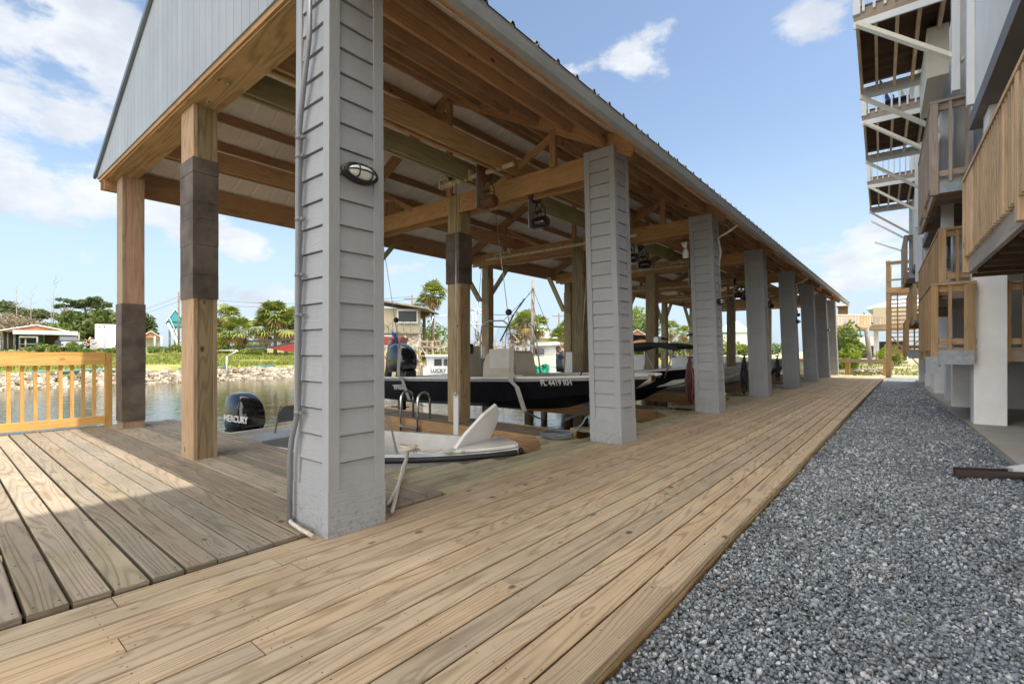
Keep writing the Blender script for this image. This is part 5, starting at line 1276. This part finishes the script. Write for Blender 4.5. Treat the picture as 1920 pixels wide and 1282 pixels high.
def windpine(px, d, h, label, seedn, clumps):
    random.seed(seedn); b = G(px, d); t = thing('pine_tree', b, label, 'tree', 'wind shaped pines'); top = b+Vector((-C*.6, -S*.6, h*.86)); m = MB(); m.tube([b, b.lerp(top, .5)+Vector((.4*C, .4*S, 0)), top], [.28, .2, .1], 7); cr = MB()
    for (cxp, cyp, rr) in clumps:
        c = P(cxp, cyp, d+random.uniform(-1.5, 1.5)); s_ = b.lerp(top, random.uniform(.55, .95)); m.tube([s_, s_.lerp(c, .5)+Vector((0, 0, -.3)), c], [.09, .06, .03], 5); crown(cr, c, (rr, rr, rr*.34), int(200*rr), .26, 1, lump=5)
    m.build('trunk', 'bark', t); cr.build('crown', 'leaf_pine', t)
windpine(128, 84, 9.2, 'slim wind bent pine with separate needle clumps', 3, [(118, 562, .9), (128, 566, 1.1), (124, 573, .9), (112, 573, .8), (138, 567, 1.0), (108, 576, .5), (143, 573, .9)])
windpine(165, 86, 9.6, 'spreading flat topped pine above the dark oak', 4, [(165, 565, 1.5), (176, 561, 1.5), (187, 566, 1.4), (158, 572, 1.3), (196, 570, 1.1), (172, 571, 1.6), (184, 575, 1.2), (150, 576, 1.0), (203, 574, .8)])
random.seed(21)
# carport with teal house
cp = thing('carport', G(70, 64), 'low white gabled carport with teal walls on the far bank', 'carport')
gable('roof', -5, 142, 621, 608, 62, 9, 'stone_roof', cp, 3, .12, 'orange_rust')
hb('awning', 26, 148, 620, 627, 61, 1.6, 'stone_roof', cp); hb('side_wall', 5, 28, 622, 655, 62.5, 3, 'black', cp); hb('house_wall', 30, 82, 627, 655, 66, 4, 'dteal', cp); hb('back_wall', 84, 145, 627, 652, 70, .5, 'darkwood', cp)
for px in (6, 15, 27, 148): m = MB(); m.cyl(P(px, 656, 61.5), P(px, 624, 61.5), .09, 6); m.build('roof_post', 'bark_pale', cp)
t = thing('dock_pavilion', G(52, 60), 'small timber porch frame with pale roof in front of the carport', 'porch')
hb('roof', 36, 71, 630, 633, 58, 1.2, 'bark_pale', t); m = MB()
for px in (37, 48, 70): m.cyl(P(px, 657, 58), P(px, 632, 58), .08, 6)
m.cyl(P(37, 645, 58), P(70, 645, 58), .05, 6); m.cyl(P(70, 646, 58), P(90, 647, 58), .05, 6); m.cyl(P(89, 655, 58), P(89, 646, 58), .06, 6); m.build('frame', 'bark_pale', t); hb('bench', 38, 62, 651, 656, 58, .6, 'darkwood', t)
# pickup truck
tk = thing('pickup_truck', G(128, 60), 'slate blue pickup truck parked beside the carport', 'pickup truck')
Xt = frame(G(128, 58)+Vector((0, 0, .35)), Vector((C, S, 0))*.75+Vector((S, -C, 0))*.66)
m = MB(Xt); m.bx(-2.9, 2.7, -.95, .95, .35, .95); m.poly([(.7, -.93, .95), (2.7, -.93, .92), (2.7, .93, .92), (.7, .93, .95)], .18, (0, 0, 1)); m.bx(-2.9, -.9, -.95, -.85, .95, 1.15); m.bx(-2.9, -.9, .85, .95, .95, 1.15); m.build('body', 'truckp', tk)
m = MB(Xt); vs = [(-1.0, -.88, .95), (.95, -.88, .95), (.95, .88, .95), (-1.0, .88, .95), (-.8, -.72, 1.62), (.25, -.72, 1.62), (.25, .72, 1.62), (-.8, .72, 1.62)]; m.add(vs, [(0, 1, 5, 4), (1, 2, 6, 5), (2, 3, 7, 6), (3, 0, 4, 7), (4, 5, 6, 7)]); m.build('cab', 'window', tk)
m = MB(Xt); m.bx(-.85, .3, -.74, .74, 1.60, 1.66); m.build('cab_roof', 'truckp', tk); m = MB(Xt); m.bx(2.7, 2.76, -.7, .7, .5, .95); m.bx(2.7, 2.82, -.95, .95, .35, .48); m.build('grille', 'alu', tk)
for sx_ in (-1.9, 1.85):
    for sy in (-.9, .9): m = MB(Xt); m.cyl((sx_, sy-.12, .38), (sx_, sy+.12, .38), .38, 16); m.build('wheel', 'rubber', tk)
for sy in (-.72, .72): m = MB(Xt); m.bx(2.69, 2.75, sy-.15, sy+.15, .72, .9); m.build('headlight', 'lens', tk)
t = thing('white_container', G(205, 64), 'white box container with small vents on the far bank', 'container'); hb('side_panel', 199, 224, 608, 652, 62, 6, 'white', t); hb('end_panel', 178, 198.8, 607.5, 651, 62, 6, 'wallgrey', t)
m = MB(frame(P(188, 612, 61.95), Vector((C, S, 0)))); 
for q_ in (-.5, -.1, .5): m.bx(q_, q_+.12, -.02, .0, -.2, .1)
m.build('vent', 'black', t)
t = thing('lumber_steps', G(170, 58), 'heap of pale lumber steps beside the white container', 'lumber'); m = MB()
for i in range(22): a = P(random.uniform(162, 183), random.uniform(636, 656), 57+random.random()); m.bar(a, a+Vector((random.uniform(-1, 1), random.uniform(-.5, .5), random.uniform(-.4, .5))), .12, .05)
m.build('boards', 'bldwood_b', t)
t = thing('open_shed', G(289, 66), 'little open shed with white gable roof right of the outer post', 'shed'); gable('roof', 262, 304, 632, 620, 64, 5, 'stone_roof', t, 3, .1, 'orange_rust'); m = MB()
for px in (264, 290, 303): m.cyl(P(px, 655, 64), P(px, 630, 64), .09, 6)
m.build('shed_post', 'white', t); hb('back_panel', 264, 300, 634, 652, 67, .3, 'wallgrey', t)
th_ = thing('teal_house', G(326, 80), 'narrow bright teal gabled house with white stairs on the far bank', 'house')
gable('roof', 313, 345, 601, 579, 78, 7, 'wallgrey', th_, 2, .12, 'teal'); hb('wall', 316, 345, 600, 612, 78.2, 6, 'teal', th_); m = MB()
for px in (318, 328, 342): m.cyl(P(px, 652, 78.5), P(px, 610, 78.5), .14, 6)
m.build('stilt', 'bark_pale', th_); m = MB(); m.bar(P(315, 606, 77), P(336, 650, 77), .3, .25); m.bar(P(318, 596, 77), P(338, 640, 77), .06, .08); m.bx(*(0, 0, 0, 0, 0, 0)) if False else None; m.build('stairs', 'white', th_)
def upole(px, d, ytop, label, arm=True, g='utility poles on the skyline'):
    b = G(px, d); t = thing('utility_pole', b, label, 'utility pole', g); m = MB(); tp = P(px, ytop, d); m.cyl(b, tp, .16, 8, r1=.11); m.build('pole', 'bark', t)
    if arm: m = MB(); rr_ = Vector((C, S, 0)); m.bar(tp+rr_*-1.1+Vector((0, 0, -.5)), tp+rr_*1.1+Vector((0, 0, -.5)), .1, .1); m.build('crossarm', 'bark', t)
    return t
upole(335, 76, 547, 'brown utility pole beside the teal house', False)
upole(773, 62, 553, 'utility pole beside the palm behind the yellow house')
upole(1048, 80, 587, 'utility pole right of the white roofed house')
upole(964, 90, 600, 'short distant utility pole left of the mast')
m = MB()
for k in (0, .9):
    a = P(335, 556+k*10, 76); b_ = P(150, 590+k*6, 110); m.tube([a.lerp(b_, i/10)+Vector((0, 0, -1.6*math.sin(math.pi*i/10))) for i in range(11)], .02, 4)
    b_ = P(773, 556+k*6, 62); m.tube([a.lerp(b_, i/10)+Vector((0, 0, -1.0*math.sin(math.pi*i/10))) for i in range(11)], .02, 4)
tag(m.build('power_line', 'black'), 'thin power lines strung from the pole beside the teal house', 'power line')
pg = 'cabbage palms on the far bank'
palm(G(428, 58), 4.6, 1.7, 'leftmost cabbage palm right of the inner post', 12, pg); palm(G(412, 58), 2.6, 2.0, 'short shaggy palm under the leftmost cabbage palm', 10, pg); palm(G(446, 56), 2.6, 2.2, 'squat yellow green palm second from the inner post', 14, pg)
palm(G(516, 56), 4.7, 2.2, 'tallest palm of the pair left of the grey column', 20, pg); palm(G(497, 56), 3.0, 2.2, 'low dense palm left of the tallest palm', 14, pg); palm(G(536, 56), 3.4, 2.2, 'palm with dry fronds touching the grey column', 20, pg); palm(G(555, 58), 4.2, 1.9, 'palm hidden mostly behind the grey column', 16, pg)
for px, d, r_, h_, lab in ((410, 56, 1.6, 1.8, 'green shrub at the foot of the leftmost palms'), (462, 56, 1.8, 1.6, 'rounded shrub between the two palm groups'), (480, 54, 1.5, 1.3, 'shrub in front of the palm pair'), (103, 54, .9, 1.0, 'bushy green shrub in front of the pickup truck bed'), (139, 53, .95, 1.1, 'bushy green shrub in front of the pickup truck hood'), (72, 54, 1.1, 1.1, 'small shrub left of the pickup truck'), (208, 55, 1.3, .7, 'shrub in front of the white container'), (165, 53, 1.0, .5, 'low shrub beside the lumber heap'), (330, 58, 1.2, 1.1, 'shrub below the teal house stairs'), (295, 58, 1.3, .9, 'low shrub below the open shed'), (360, 60, 1.5, 1.4, 'shrub hidden beside the inner post'), (240, 56, 1.5, 1.2, 'shrub behind the outer wooden post')):
    shrub(G(px, d), r_, h_, 'leaf_bright' if r_ > 1.4 else 'leaf_mid', lab, 700, .13, group='shrubs along the far bank')
hb_ = thing('glass_pavilion', G(470, 70), 'low grey screened building between the palms', 'building'); hb('screen_wall', 452, 486, 600, 640, 72, 5, 'wallmid', hb_); hb('roof', 450, 488, 597, 600, 71.5, 6, 'wallgrey', hb_)
# red skiff on a hoist on the far bank
t = thing('red_skiff', P(510, 655, 30), 'red boat bow on a dark lift frame left of the nearest grey column', 'boat'); m = MB(); 
m.poly([P(500, 652, 31), P(560, 640, 31), P(560, 662, 31), P(530, 658, 31)], .8, (S*-1, C, 0)); m.build('hull', 'red', t)
m = MB(); m.bar(P(466, 640, 30.5), P(556, 636, 30.5), .3, .12); m.bar(P(470, 657, 30), P(560, 641, 30), .08, .08); m.bar(P(462, 650, 30.2), P(500, 648, 30.2), .3, .15); m.build('bunk', 'black', t)
t = MB(); t.tube([P(425, 705, 26.5), P(425, 668, 26.5)], .035, 6); t.tube([P(410, 657, 27), P(445, 657, 27), P(447, 659, 27)], .025, 6); t.tube([P(427, 668, 27), P(446, 657, 27)], .03, 6); tag(t.build('mooring_pole', 'white'), 'thin white mooring pole standing in the canal', 'pole')
# riprap and grass on the far bank
m = MB()
for i in range(3200):
    y = random.uniform(-6, 75) if i % 3 else random.uniform(-4, 24); k = random.random()
    x = -36.1-k*2.0+math.sin(y*.21)*.5
    m.rock((x, y, bankz(x-math.sin(y*.21)*.5)+.05), random.uniform(.10, .30), sq=(1, 1, .7))
tag(m.build('riprap', 'rock'), 'band of pale broken stone along the far waterline', 'rocks', kind='stuff')
m = MB(); tarp = [(-38.3+math.sin(y*.21)*.5, y, bankz(-38.1)+.16+.05*math.sin(y*2.3)) for y in np.arange(-6, 24, .6)]
[m.tube(tarp[a_:a_+b_], [.06+.06*abs(math.sin(i*1.7)) for i in range(len(tarp[a_:a_+b_]))], 6) for a_, b_ in ((0, 7), (9, 5), (16, 9), (28, 6), (36, 4), (42, 8))]; tag(m.build('silt_fence', 'dteal'), 'dark teal rolled silt fence lying above the rocks', 'silt fence')
m = MB(); rg = random.Random(5)
for i in range(26000):
    y = rg.uniform(-8, 60); t_ = rg.random()**1.6; x = -38.4-t_*24+math.sin(y*.21)*.5
    if math.sin(x*.33+y*.21)+math.sin(y*.6-x*.2)*.6 > 1.15: continue
    z = bankz(x); hh = rg.uniform(.10, .30)*(1+.3*t_); a = rg.uniform(0, 6.28); wd = .05+.05*t_; dx, dy = math.cos(a)*wd, math.sin(a)*wd
    m.add([(x-dx, y-dy, z), (x+dx, y+dy, z), (x+dx*.3+rg.uniform(-.1, .1), y+dy*.3+rg.uniform(-.1, .1), z+hh)], [(0, 1, 2)], None, rg.random())
tag(m.build('marsh_grass', 'grass'), 'bright green grass covering the far bank', 'grass', kind='stuff')

# ------------------------------------------------------------------ working waterfront seen between the posts
yh = thing('yellow_house', G(745, 46), 'pale yellow two storey waterfront house with a wide window', 'house')
hb('wall', 690, 789, 578, 624, 46, 6, 'yhouse', yh); hb('lower_wall', 735, 788, 624, 655, 46.6, 5, 'cream', yh)
m = MB(frame(P(740, 577, 45.2), Vector((C, S, 0)))); m.add([(-3, -.6, 1.0), (3.1, -.6, .0), (3.1, 7, .0), (-3, 7, 1.0), (-3, -.6, .85), (3.1, -.6, -.15), (3.1, 7, -.15), (-3, 7, .85)], [(0, 1, 2, 3), (4, 7, 6, 5), (0, 4, 5, 1), (1, 5, 6, 2)]); m.build('roof', 'bark_pale', yh)
hb('window_frame', 744, 784, 580, 606, 45.9, .1, 'white', yh); hb('window_pane', 747, 781, 583, 603, 45.85, .05, 'window', yh); hb('doorway', 717, 724, 580, 600, 45.9, .05, 'black', yh); hb('lower_door', 775, 786, 628, 652, 46.5, .06, 'white', yh)
hb('deck', 700, 790, 622, 625, 44.8, 1.2, 'bark_pale', yh)
m = MB(); m.bar(P(717, 606, 44.6), P(757, 625, 44.6), .08, .08); m.bar(P(735, 600, 44.6), P(757, 615, 44.6), .06, .06)
for px in (720, 728, 736, 745, 757, 770, 788): m.bar(P(px, 624, 44.7), P(px, 603, 44.7), .06, .06)
m.bar(P(717, 604, 44.7), P(735, 622, 44.7), .05, .05); m.bar(P(735, 604, 44.7), P(717, 622, 44.7), .05, .05); m.build('deck_railing', 'bark_pale', yh)
palm(G(811, 50), 7.2, 1.7, 'tall palm with dry skirt right of the yellow house', 22, None, 40); palm(G(795, 51), 5.8, 1.5, 'shorter palm touching the yellow house roof', 14, None, 24)
tree(G(800, 60), 4, 3, 'leaf_mid', 'bush of green leaves behind the working boats', 'bush_tree', 900, .25, .15, .4)
# weathered timber jumble: dock racks
t = thing('dock_rack', P(800, 690, 33), 'jumble of weathered dock timbers and poles behind the black boat', 'dock'); m = MB(); rg = random.Random(9)
for i in range(130):
    a = P(rg.uniform(735, 1000), rg.uniform(638, 680), 31+rg.random()*4); dv = Vector((rg.uniform(-1.3, 1.3)*C, rg.uniform(-1.3, 1.3)*S, rg.uniform(-.55, .75))); m.bar(a, a+dv, .06, .06)
for px in range(722, 1000, 13): m.bar(P(px, 690, 33), P(px+rg.uniform(-3, 3), rg.uniform(625, 655), 33), .11, .11)
m.bar(P(715, 652, 33), P(1000, 648, 33), .15, .1); m.bar(P(715, 668, 33), P(1000, 664, 33), .15, .1); m.build('timbers', 'rustwood', t)
t = thing('steel_gantry', P(860, 690, 30), 'grey steel outrigger frame with ladder rising behind the inner post', 'gantry'); m = MB()
for a, b_ in (((810, 593), (840, 592)), ((812, 593), (806, 620)), ((815, 597), (838, 618)), ((840, 592), (842, 650)), ((880, 582), (915, 580)), ((880, 582), (880, 640)), ((884, 584), (895, 640)), ((890, 584), (900, 640)), ((880, 575), (920, 598)), ((905, 560), (905, 640)), ((895, 565), (896, 640)), ((878, 600), (915, 640)), ((880, 610), (918, 606)), ((912, 578), (912, 640)), ((855, 600), (875, 640))): m.cyl(P(*a, 30), P(*b_, 30), .035, 6)
for i in range(8): m.cyl(P(884+i*1.4, 588+i*6.5, 30), P(890+i*1.4, 588+i*6.5, 30), .025, 5)
m.build('steel_frame', 'alu', t)
def workboat(name, label, px0, px1, pyg, pyw, d, hullm, parts):
    """white commercial boat broadside: hull from px0 to px1"""
    t = thing(name, P((px0+px1)/2, pyw, d), label, 'boat', 'commercial boats moored across the canal'); Wd = (px1-px0)/F*d; fb = (pyw-pyg)/F*d
    X = frame(P(px0, pyw, d), Vector((C, S, 0))); m = MB(X); hull(m, Wd, Wd*.3, lambda q: fb+.35*fb*q*q, lambda q: -.3, lambda q: .05+.3*q, lambda q: (.85+.15*min(1, q/.4)) if q < .6 else max(.05, 1-((q-.6)/.4)**2), floor=.2, gw=.15, bow_rake=.8, n=14); m.build('hull', [hullm, 'white', 'gelcoat_in'], t)
    return t, X
t, X = workboat('work_boat', 'white work boat with cabin windows and dark hull lettering behind the black boat motor', 795, 880, 690, 712, 24, 'gelcoat', None)
hb('cabin', 800, 845, 668, 692, 24.2, 1.8, 'white', t); hb('cabin_roof', 797, 849, 665, 668.5, 24, 2.1, 'white', t)
for px in (803, 814, 821, 832): hb('cabin_window', px, px+7, 673, 686, 24.15, .04, 'window', t)
m = MB(frame(P(808, 698, 23.2), Vector((C, S, 0)))); m.bx(-.3, 1.2, 0, .03, -.05, .30); m.build('name_board', 'white', t)
text('lettering', 'LUCKY', .24, P(807, 697.5, 23.15), (C, S, 0), (0, 0, 1), 'darkdecal', t, .01, 1.0, .004)
t, X = workboat('shrimp_boat', 'white shrimp boat with wheelhouse and tall mast draped in green net', 960, 1075, 688, 712, 34, 'gelcoat', None)
hb('wheelhouse', 998, 1042, 645, 690, 34.5, 2.5, 'white', t); hb('wheelhouse_window', 1002, 1020, 654, 664, 34.4, .05, 'window', t)
m = MB(frame(P(1018, 646, 34.2), Vector((C, S, 0)))); m.poly([(-1.1, -.2, .1), (.95, -.2, .22), (1.2, -.2, .15), (1.15, -.2, -.02), (-1.1, -.2, -.12)], 3.2, (0, 1, 0)); m.build('wheelhouse_roof', 'stone_roof', t)
m = MB(); m.cyl(P(996, 700, 33.5), P(999, 525, 33.5), .13, 8, r1=.08); m.cyl(P(1001, 690, 33.5), P(1001.5, 530, 33.5), .05, 6); m.build('mast', 'bark_pale', t)
m = MB()
for a, b_ in (((999, 540), (1032, 625)), ((999, 540), (975, 575)), ((975, 575), (953, 600)), ((999, 545), (945, 600)), ((998, 560), (1010, 620)), ((996, 620), (1012, 690)), ((960, 590), (925, 590))): m.cyl(P(*a, 33.4), P(*b_, 33.4), .02, 5)
m.build('rigging', 'black', t)
m = MB(); g_ = []
for i in range(15):
    for j in range(5): g_.append(P(977+i*4.6, 684+j*6+2.5*math.sin(i*1.1+j)-max(0, 5-i)*.8*(4-j), 32.6+.15*math.sin(i*2+j)))
m.add(g_, [(i*5+j, (i+1)*5+j, (i+1)*5+j+1, i*5+j+1) for i in range(14) for j in range(4)]); m.poly([P(978, 666, 32.8), P(990, 663, 32.8), P(994, 690, 32.8), P(978, 690, 32.8)], .15, (-S, C, 0)); m.build('net', 'net', t)
hb('deck_box', 997, 1037, 668, 688, 33.2, .4, 'cream', t)
t, X = workboat('white_boat', 'low white boat with a blue barrel moored right of the shrimp boat', 1030, 1110, 686, 704, 30, 'gelcoat', None); hb('barrel', 1055, 1070, 682, 702, 29.2, .5, 'bluep', t)
wh = thing('white_roof_house', G(1015, 95), 'house with a bright white metal gable roof behind the shrimp boat', 'house'); gable('roof', 990, 1045, 632, 610, 90, 9, 'stone_roof', wh, 3, .15, 'white'); hb('wall', 992, 1045, 632, 655, 90.5, 8, 'cream', wh); hb('porch_roof', 1000, 1062, 629, 634, 88, 3, 'stone_roof', wh); hb('dormer', 1003, 1017, 615, 622, 88, 2, 'wallgrey', wh)
for px, d, h_, lab in ((985, 70, 5.0, 'yellow green palm left of the shrimp boat mast'), (1005, 72, 4.6, 'palm right of the shrimp boat mast'), (970, 74, 4.0, 'dry palm behind the boat console'), (1052, 66, 3.4, 'low palm left of the inner posts'), (1066, 66, 3.8, 'low palm directly beside the inner post')): palm(G(px, d), h_, 2.4, lab, 16, 'palms behind the moored boats', 26)
m = MB(); rg = random.Random(11)
for i in range(420): m.rock(P(rg.uniform(1040, 1110), rg.uniform(644, 690), 38+rg.random()*2), rg.uniform(.1, .28))
tag(m.build('oyster_shell_heap', 'rustwood'), 'dark mottled heap of shell right of the wheelhouse', 'shell heap', kind='stuff')
# gear at the left of the black boat: blue rope on a dark piling, red roofed dock box
t = thing('mooring_piling', P(727, 705, 12.5), 'dark leaning piling draped with blue rope beside the nearest column', 'piling'); m = MB(); m.cyl(P(727, 712, 12.5), P(735, 635, 12.5), .09, 10); m.build('pile', 'wrap', t)
m = MB(); rg = random.Random(3)
for k in range(9): m.tube([P(737+rg.uniform(-3, 3), 622+rg.uniform(0, 6), 12.4)]+[P(740+i*2.2+rg.uniform(-2, 2), 628+i*9+rg.uniform(-3, 3), 12.4) for i in range(5)], .03, 5)
m.build('rope_bundle', 'blue', t)
t = MB(); t.poly([P(700, 630, 13.5), P(752, 632, 13.5), P(748, 644, 13.5), P(700, 646, 13.5)], 1.0, (-S, C, 0)); tag(t.build('upturned_skiff', 'red'), 'dull red upturned skiff hull behind the piling with blue rope', 'boat')
# gap between second and third columns, and onwards
t = thing('brick_gable_shed', G(1200, 90), 'shed with white roof and reddish gable past the second column', 'shed'); gable('roof', 1168, 1222, 634, 617, 92, 8, 'stone_roof', t, 3, .15, 'orange_rust'); hb('wall', 1170, 1220, 634, 655, 92.3, 7, 'orange_rust', t)
tree(G(1196, 100), 9.0, 4.4, 'leaf_mid', 'round green tree behind the reddish gable shed', 'broadleaf_tree', 1600, .4, .3, .5)
t = thing('green_roof_house', G(1385, 100), 'white house with pale green hip roof seen past the third column', 'house'); hb('wall', 1350, 1402, 622, 650, 104, 8, 'white', t); hip('roof', 1350, 1402, 622, 600, 104, 9, 'greenroof', t, 6, .2, .3)
for i, (px, d, r_, h_) in enumerate(((1232, 84, 3, 3.2), (1262, 80, 3, 3.0), (1285, 86, 3, 3.6), (1210, 82, 2.5, 2.6), (1368, 90, 3, 3.4), (1395, 92, 3, 3.0), (1345, 95, 3, 3.4), (1440, 100, 4, 3.5))):
    shrub(G(px, d), r_, h_, 'leaf_mid' if i % 2 else 'leaf_palm', ['olive shrub below the reddish gable shed', 'bushy shrub between the second and third columns', 'shrub just left of the third column', 'shrub right of the second column', 'shrub under the green roofed house', 'yellowish shrub right of the green roofed house', 'shrub hidden behind the third column', 'shrub behind the fourth and fifth columns'][i], 800, .3, group='distant shrubs past the shed')
for px, d, h_, lab in ((1258, 70, 4.2, 'slender dark headed palm between the outer posts'), (1282, 74, 4.0, 'palm left of the third column')): palm(G(px, d), h_, 1.6, lab, 8, None, 20)
# far end greenery
shrub(P(1592, 690, 31)*Vector((1,1,0)) if False else Vector((P(1592, 690, 31).x, P(1592, 690, 31).y, 0)), 1.15, 2.9, 'leaf_mid', 'tall dull green shrub right of the last column', 1800, .13); shrub(Vector((P(1588, 690, 28.5).x, P(1588, 690, 28.5).y, 0)), .75, 1.6, 'leaf_bright', 'bright yellow green shrub below the tall shrub', 1600, .09)
shrub(Vector((P(1664, 690, 36).x, P(1664, 690, 36).y, 0)), .7, 1.5, 'leaf_bright', 'bright shrub behind the stair tower', 900, .09); shrub(Vector((P(1678, 690, 36).x, P(1678, 690, 36).y, 0)), .6, 1.3, 'leaf_bright', 'small bright shrub right of the stair tower post', 700, .09)
m = MB(); rg = random.Random(15)
for i in range(7000):
    y = 28.3+rg.random()**1.4*22; x = rg.uniform(-5, 4)
    if math.sin(x*1.3+y*.5)+math.sin(y*.9-x) > .5: continue
    hh = rg.uniform(.05, .2); a = rg.uniform(0, 6.28); wd = .02
    m.add([(x-math.cos(a)*wd, y-math.sin(a)*wd, -.12+.007*(y-28)), (x+math.cos(a)*wd, y+math.sin(a)*wd, -.12+.007*(y-28)), (x+rg.uniform(-.05, .05), y, -.12+.007*(y-28)+hh)], [(0, 1, 2)], None, rg.random())
tag(m.build('yard_grass', 'grass'), 'patchy green grass beyond the end of the boardwalk', 'grass', kind='stuff')
# litter: a few dry leaves and kicked-up stones
m = MB(); rg = random.Random(31)
for i in range(46):
    x = rg.uniform(-.75, 1.0); y = rg.uniform(1.6, 9); z = -.055; a = rg.uniform(0, 6.28); l = rg.uniform(.015, .03)
    if i > 36: x = rg.uniform(-2.4, -.9); z = .004
    c, s_ = math.cos(a)*l, math.sin(a)*l; m.add([(x-c, y-s_, z), (x+s_*.4, y-c*.4, z+.006), (x+c, y+s_, z+.002), (x-s_*.4, y+c*.4, z+.008)], [(0, 1, 2, 3)], None, rg.random())
tag(m.build('fallen_leaves', 'rustwood'), 'scattered dry leaves on the gravel and boardwalk', 'leaves', kind='stuff')
m = MB()
for i in range(60): m.rock((-.84-abs(rg.gauss(0, .12)), rg.uniform(1.3, 12), .004), rg.uniform(.003, .007))
tag(m.build('stray_stones', 'gravel'), 'small stones kicked onto the edge of the boardwalk', 'stones', kind='stuff')
m = MB()
for i in range(420):
    a = rg.uniform(0, 6.28); r_ = abs(rg.gauss(0, .17)); x, y = .78+r_*math.cos(a), 3.9+r_*1.3*math.sin(a); b_ = rg.uniform(0, 6.28); l = rg.uniform(.03, .08); m.bar((x, y, -.055), (x+math.cos(b_)*l, y+math.sin(b_)*l, -.048+rg.uniform(0, .012)), .0022, .0022)
tag(m.build('pine_straw', 'brown'), 'small patch of dark pine straw on the gravel at the right', 'pine straw', kind='stuff')
m = MB()
for x in (-4.75, -5.25, -7.9): m.cyl((x, 1.74, 3.485), (x, 1.74, 3.505), .016, 8); m.cyl((x, 1.74, 3.47), (x, 1.74, 3.49), .007, 6)
m.build('beam_bolts', 'metal', shed)
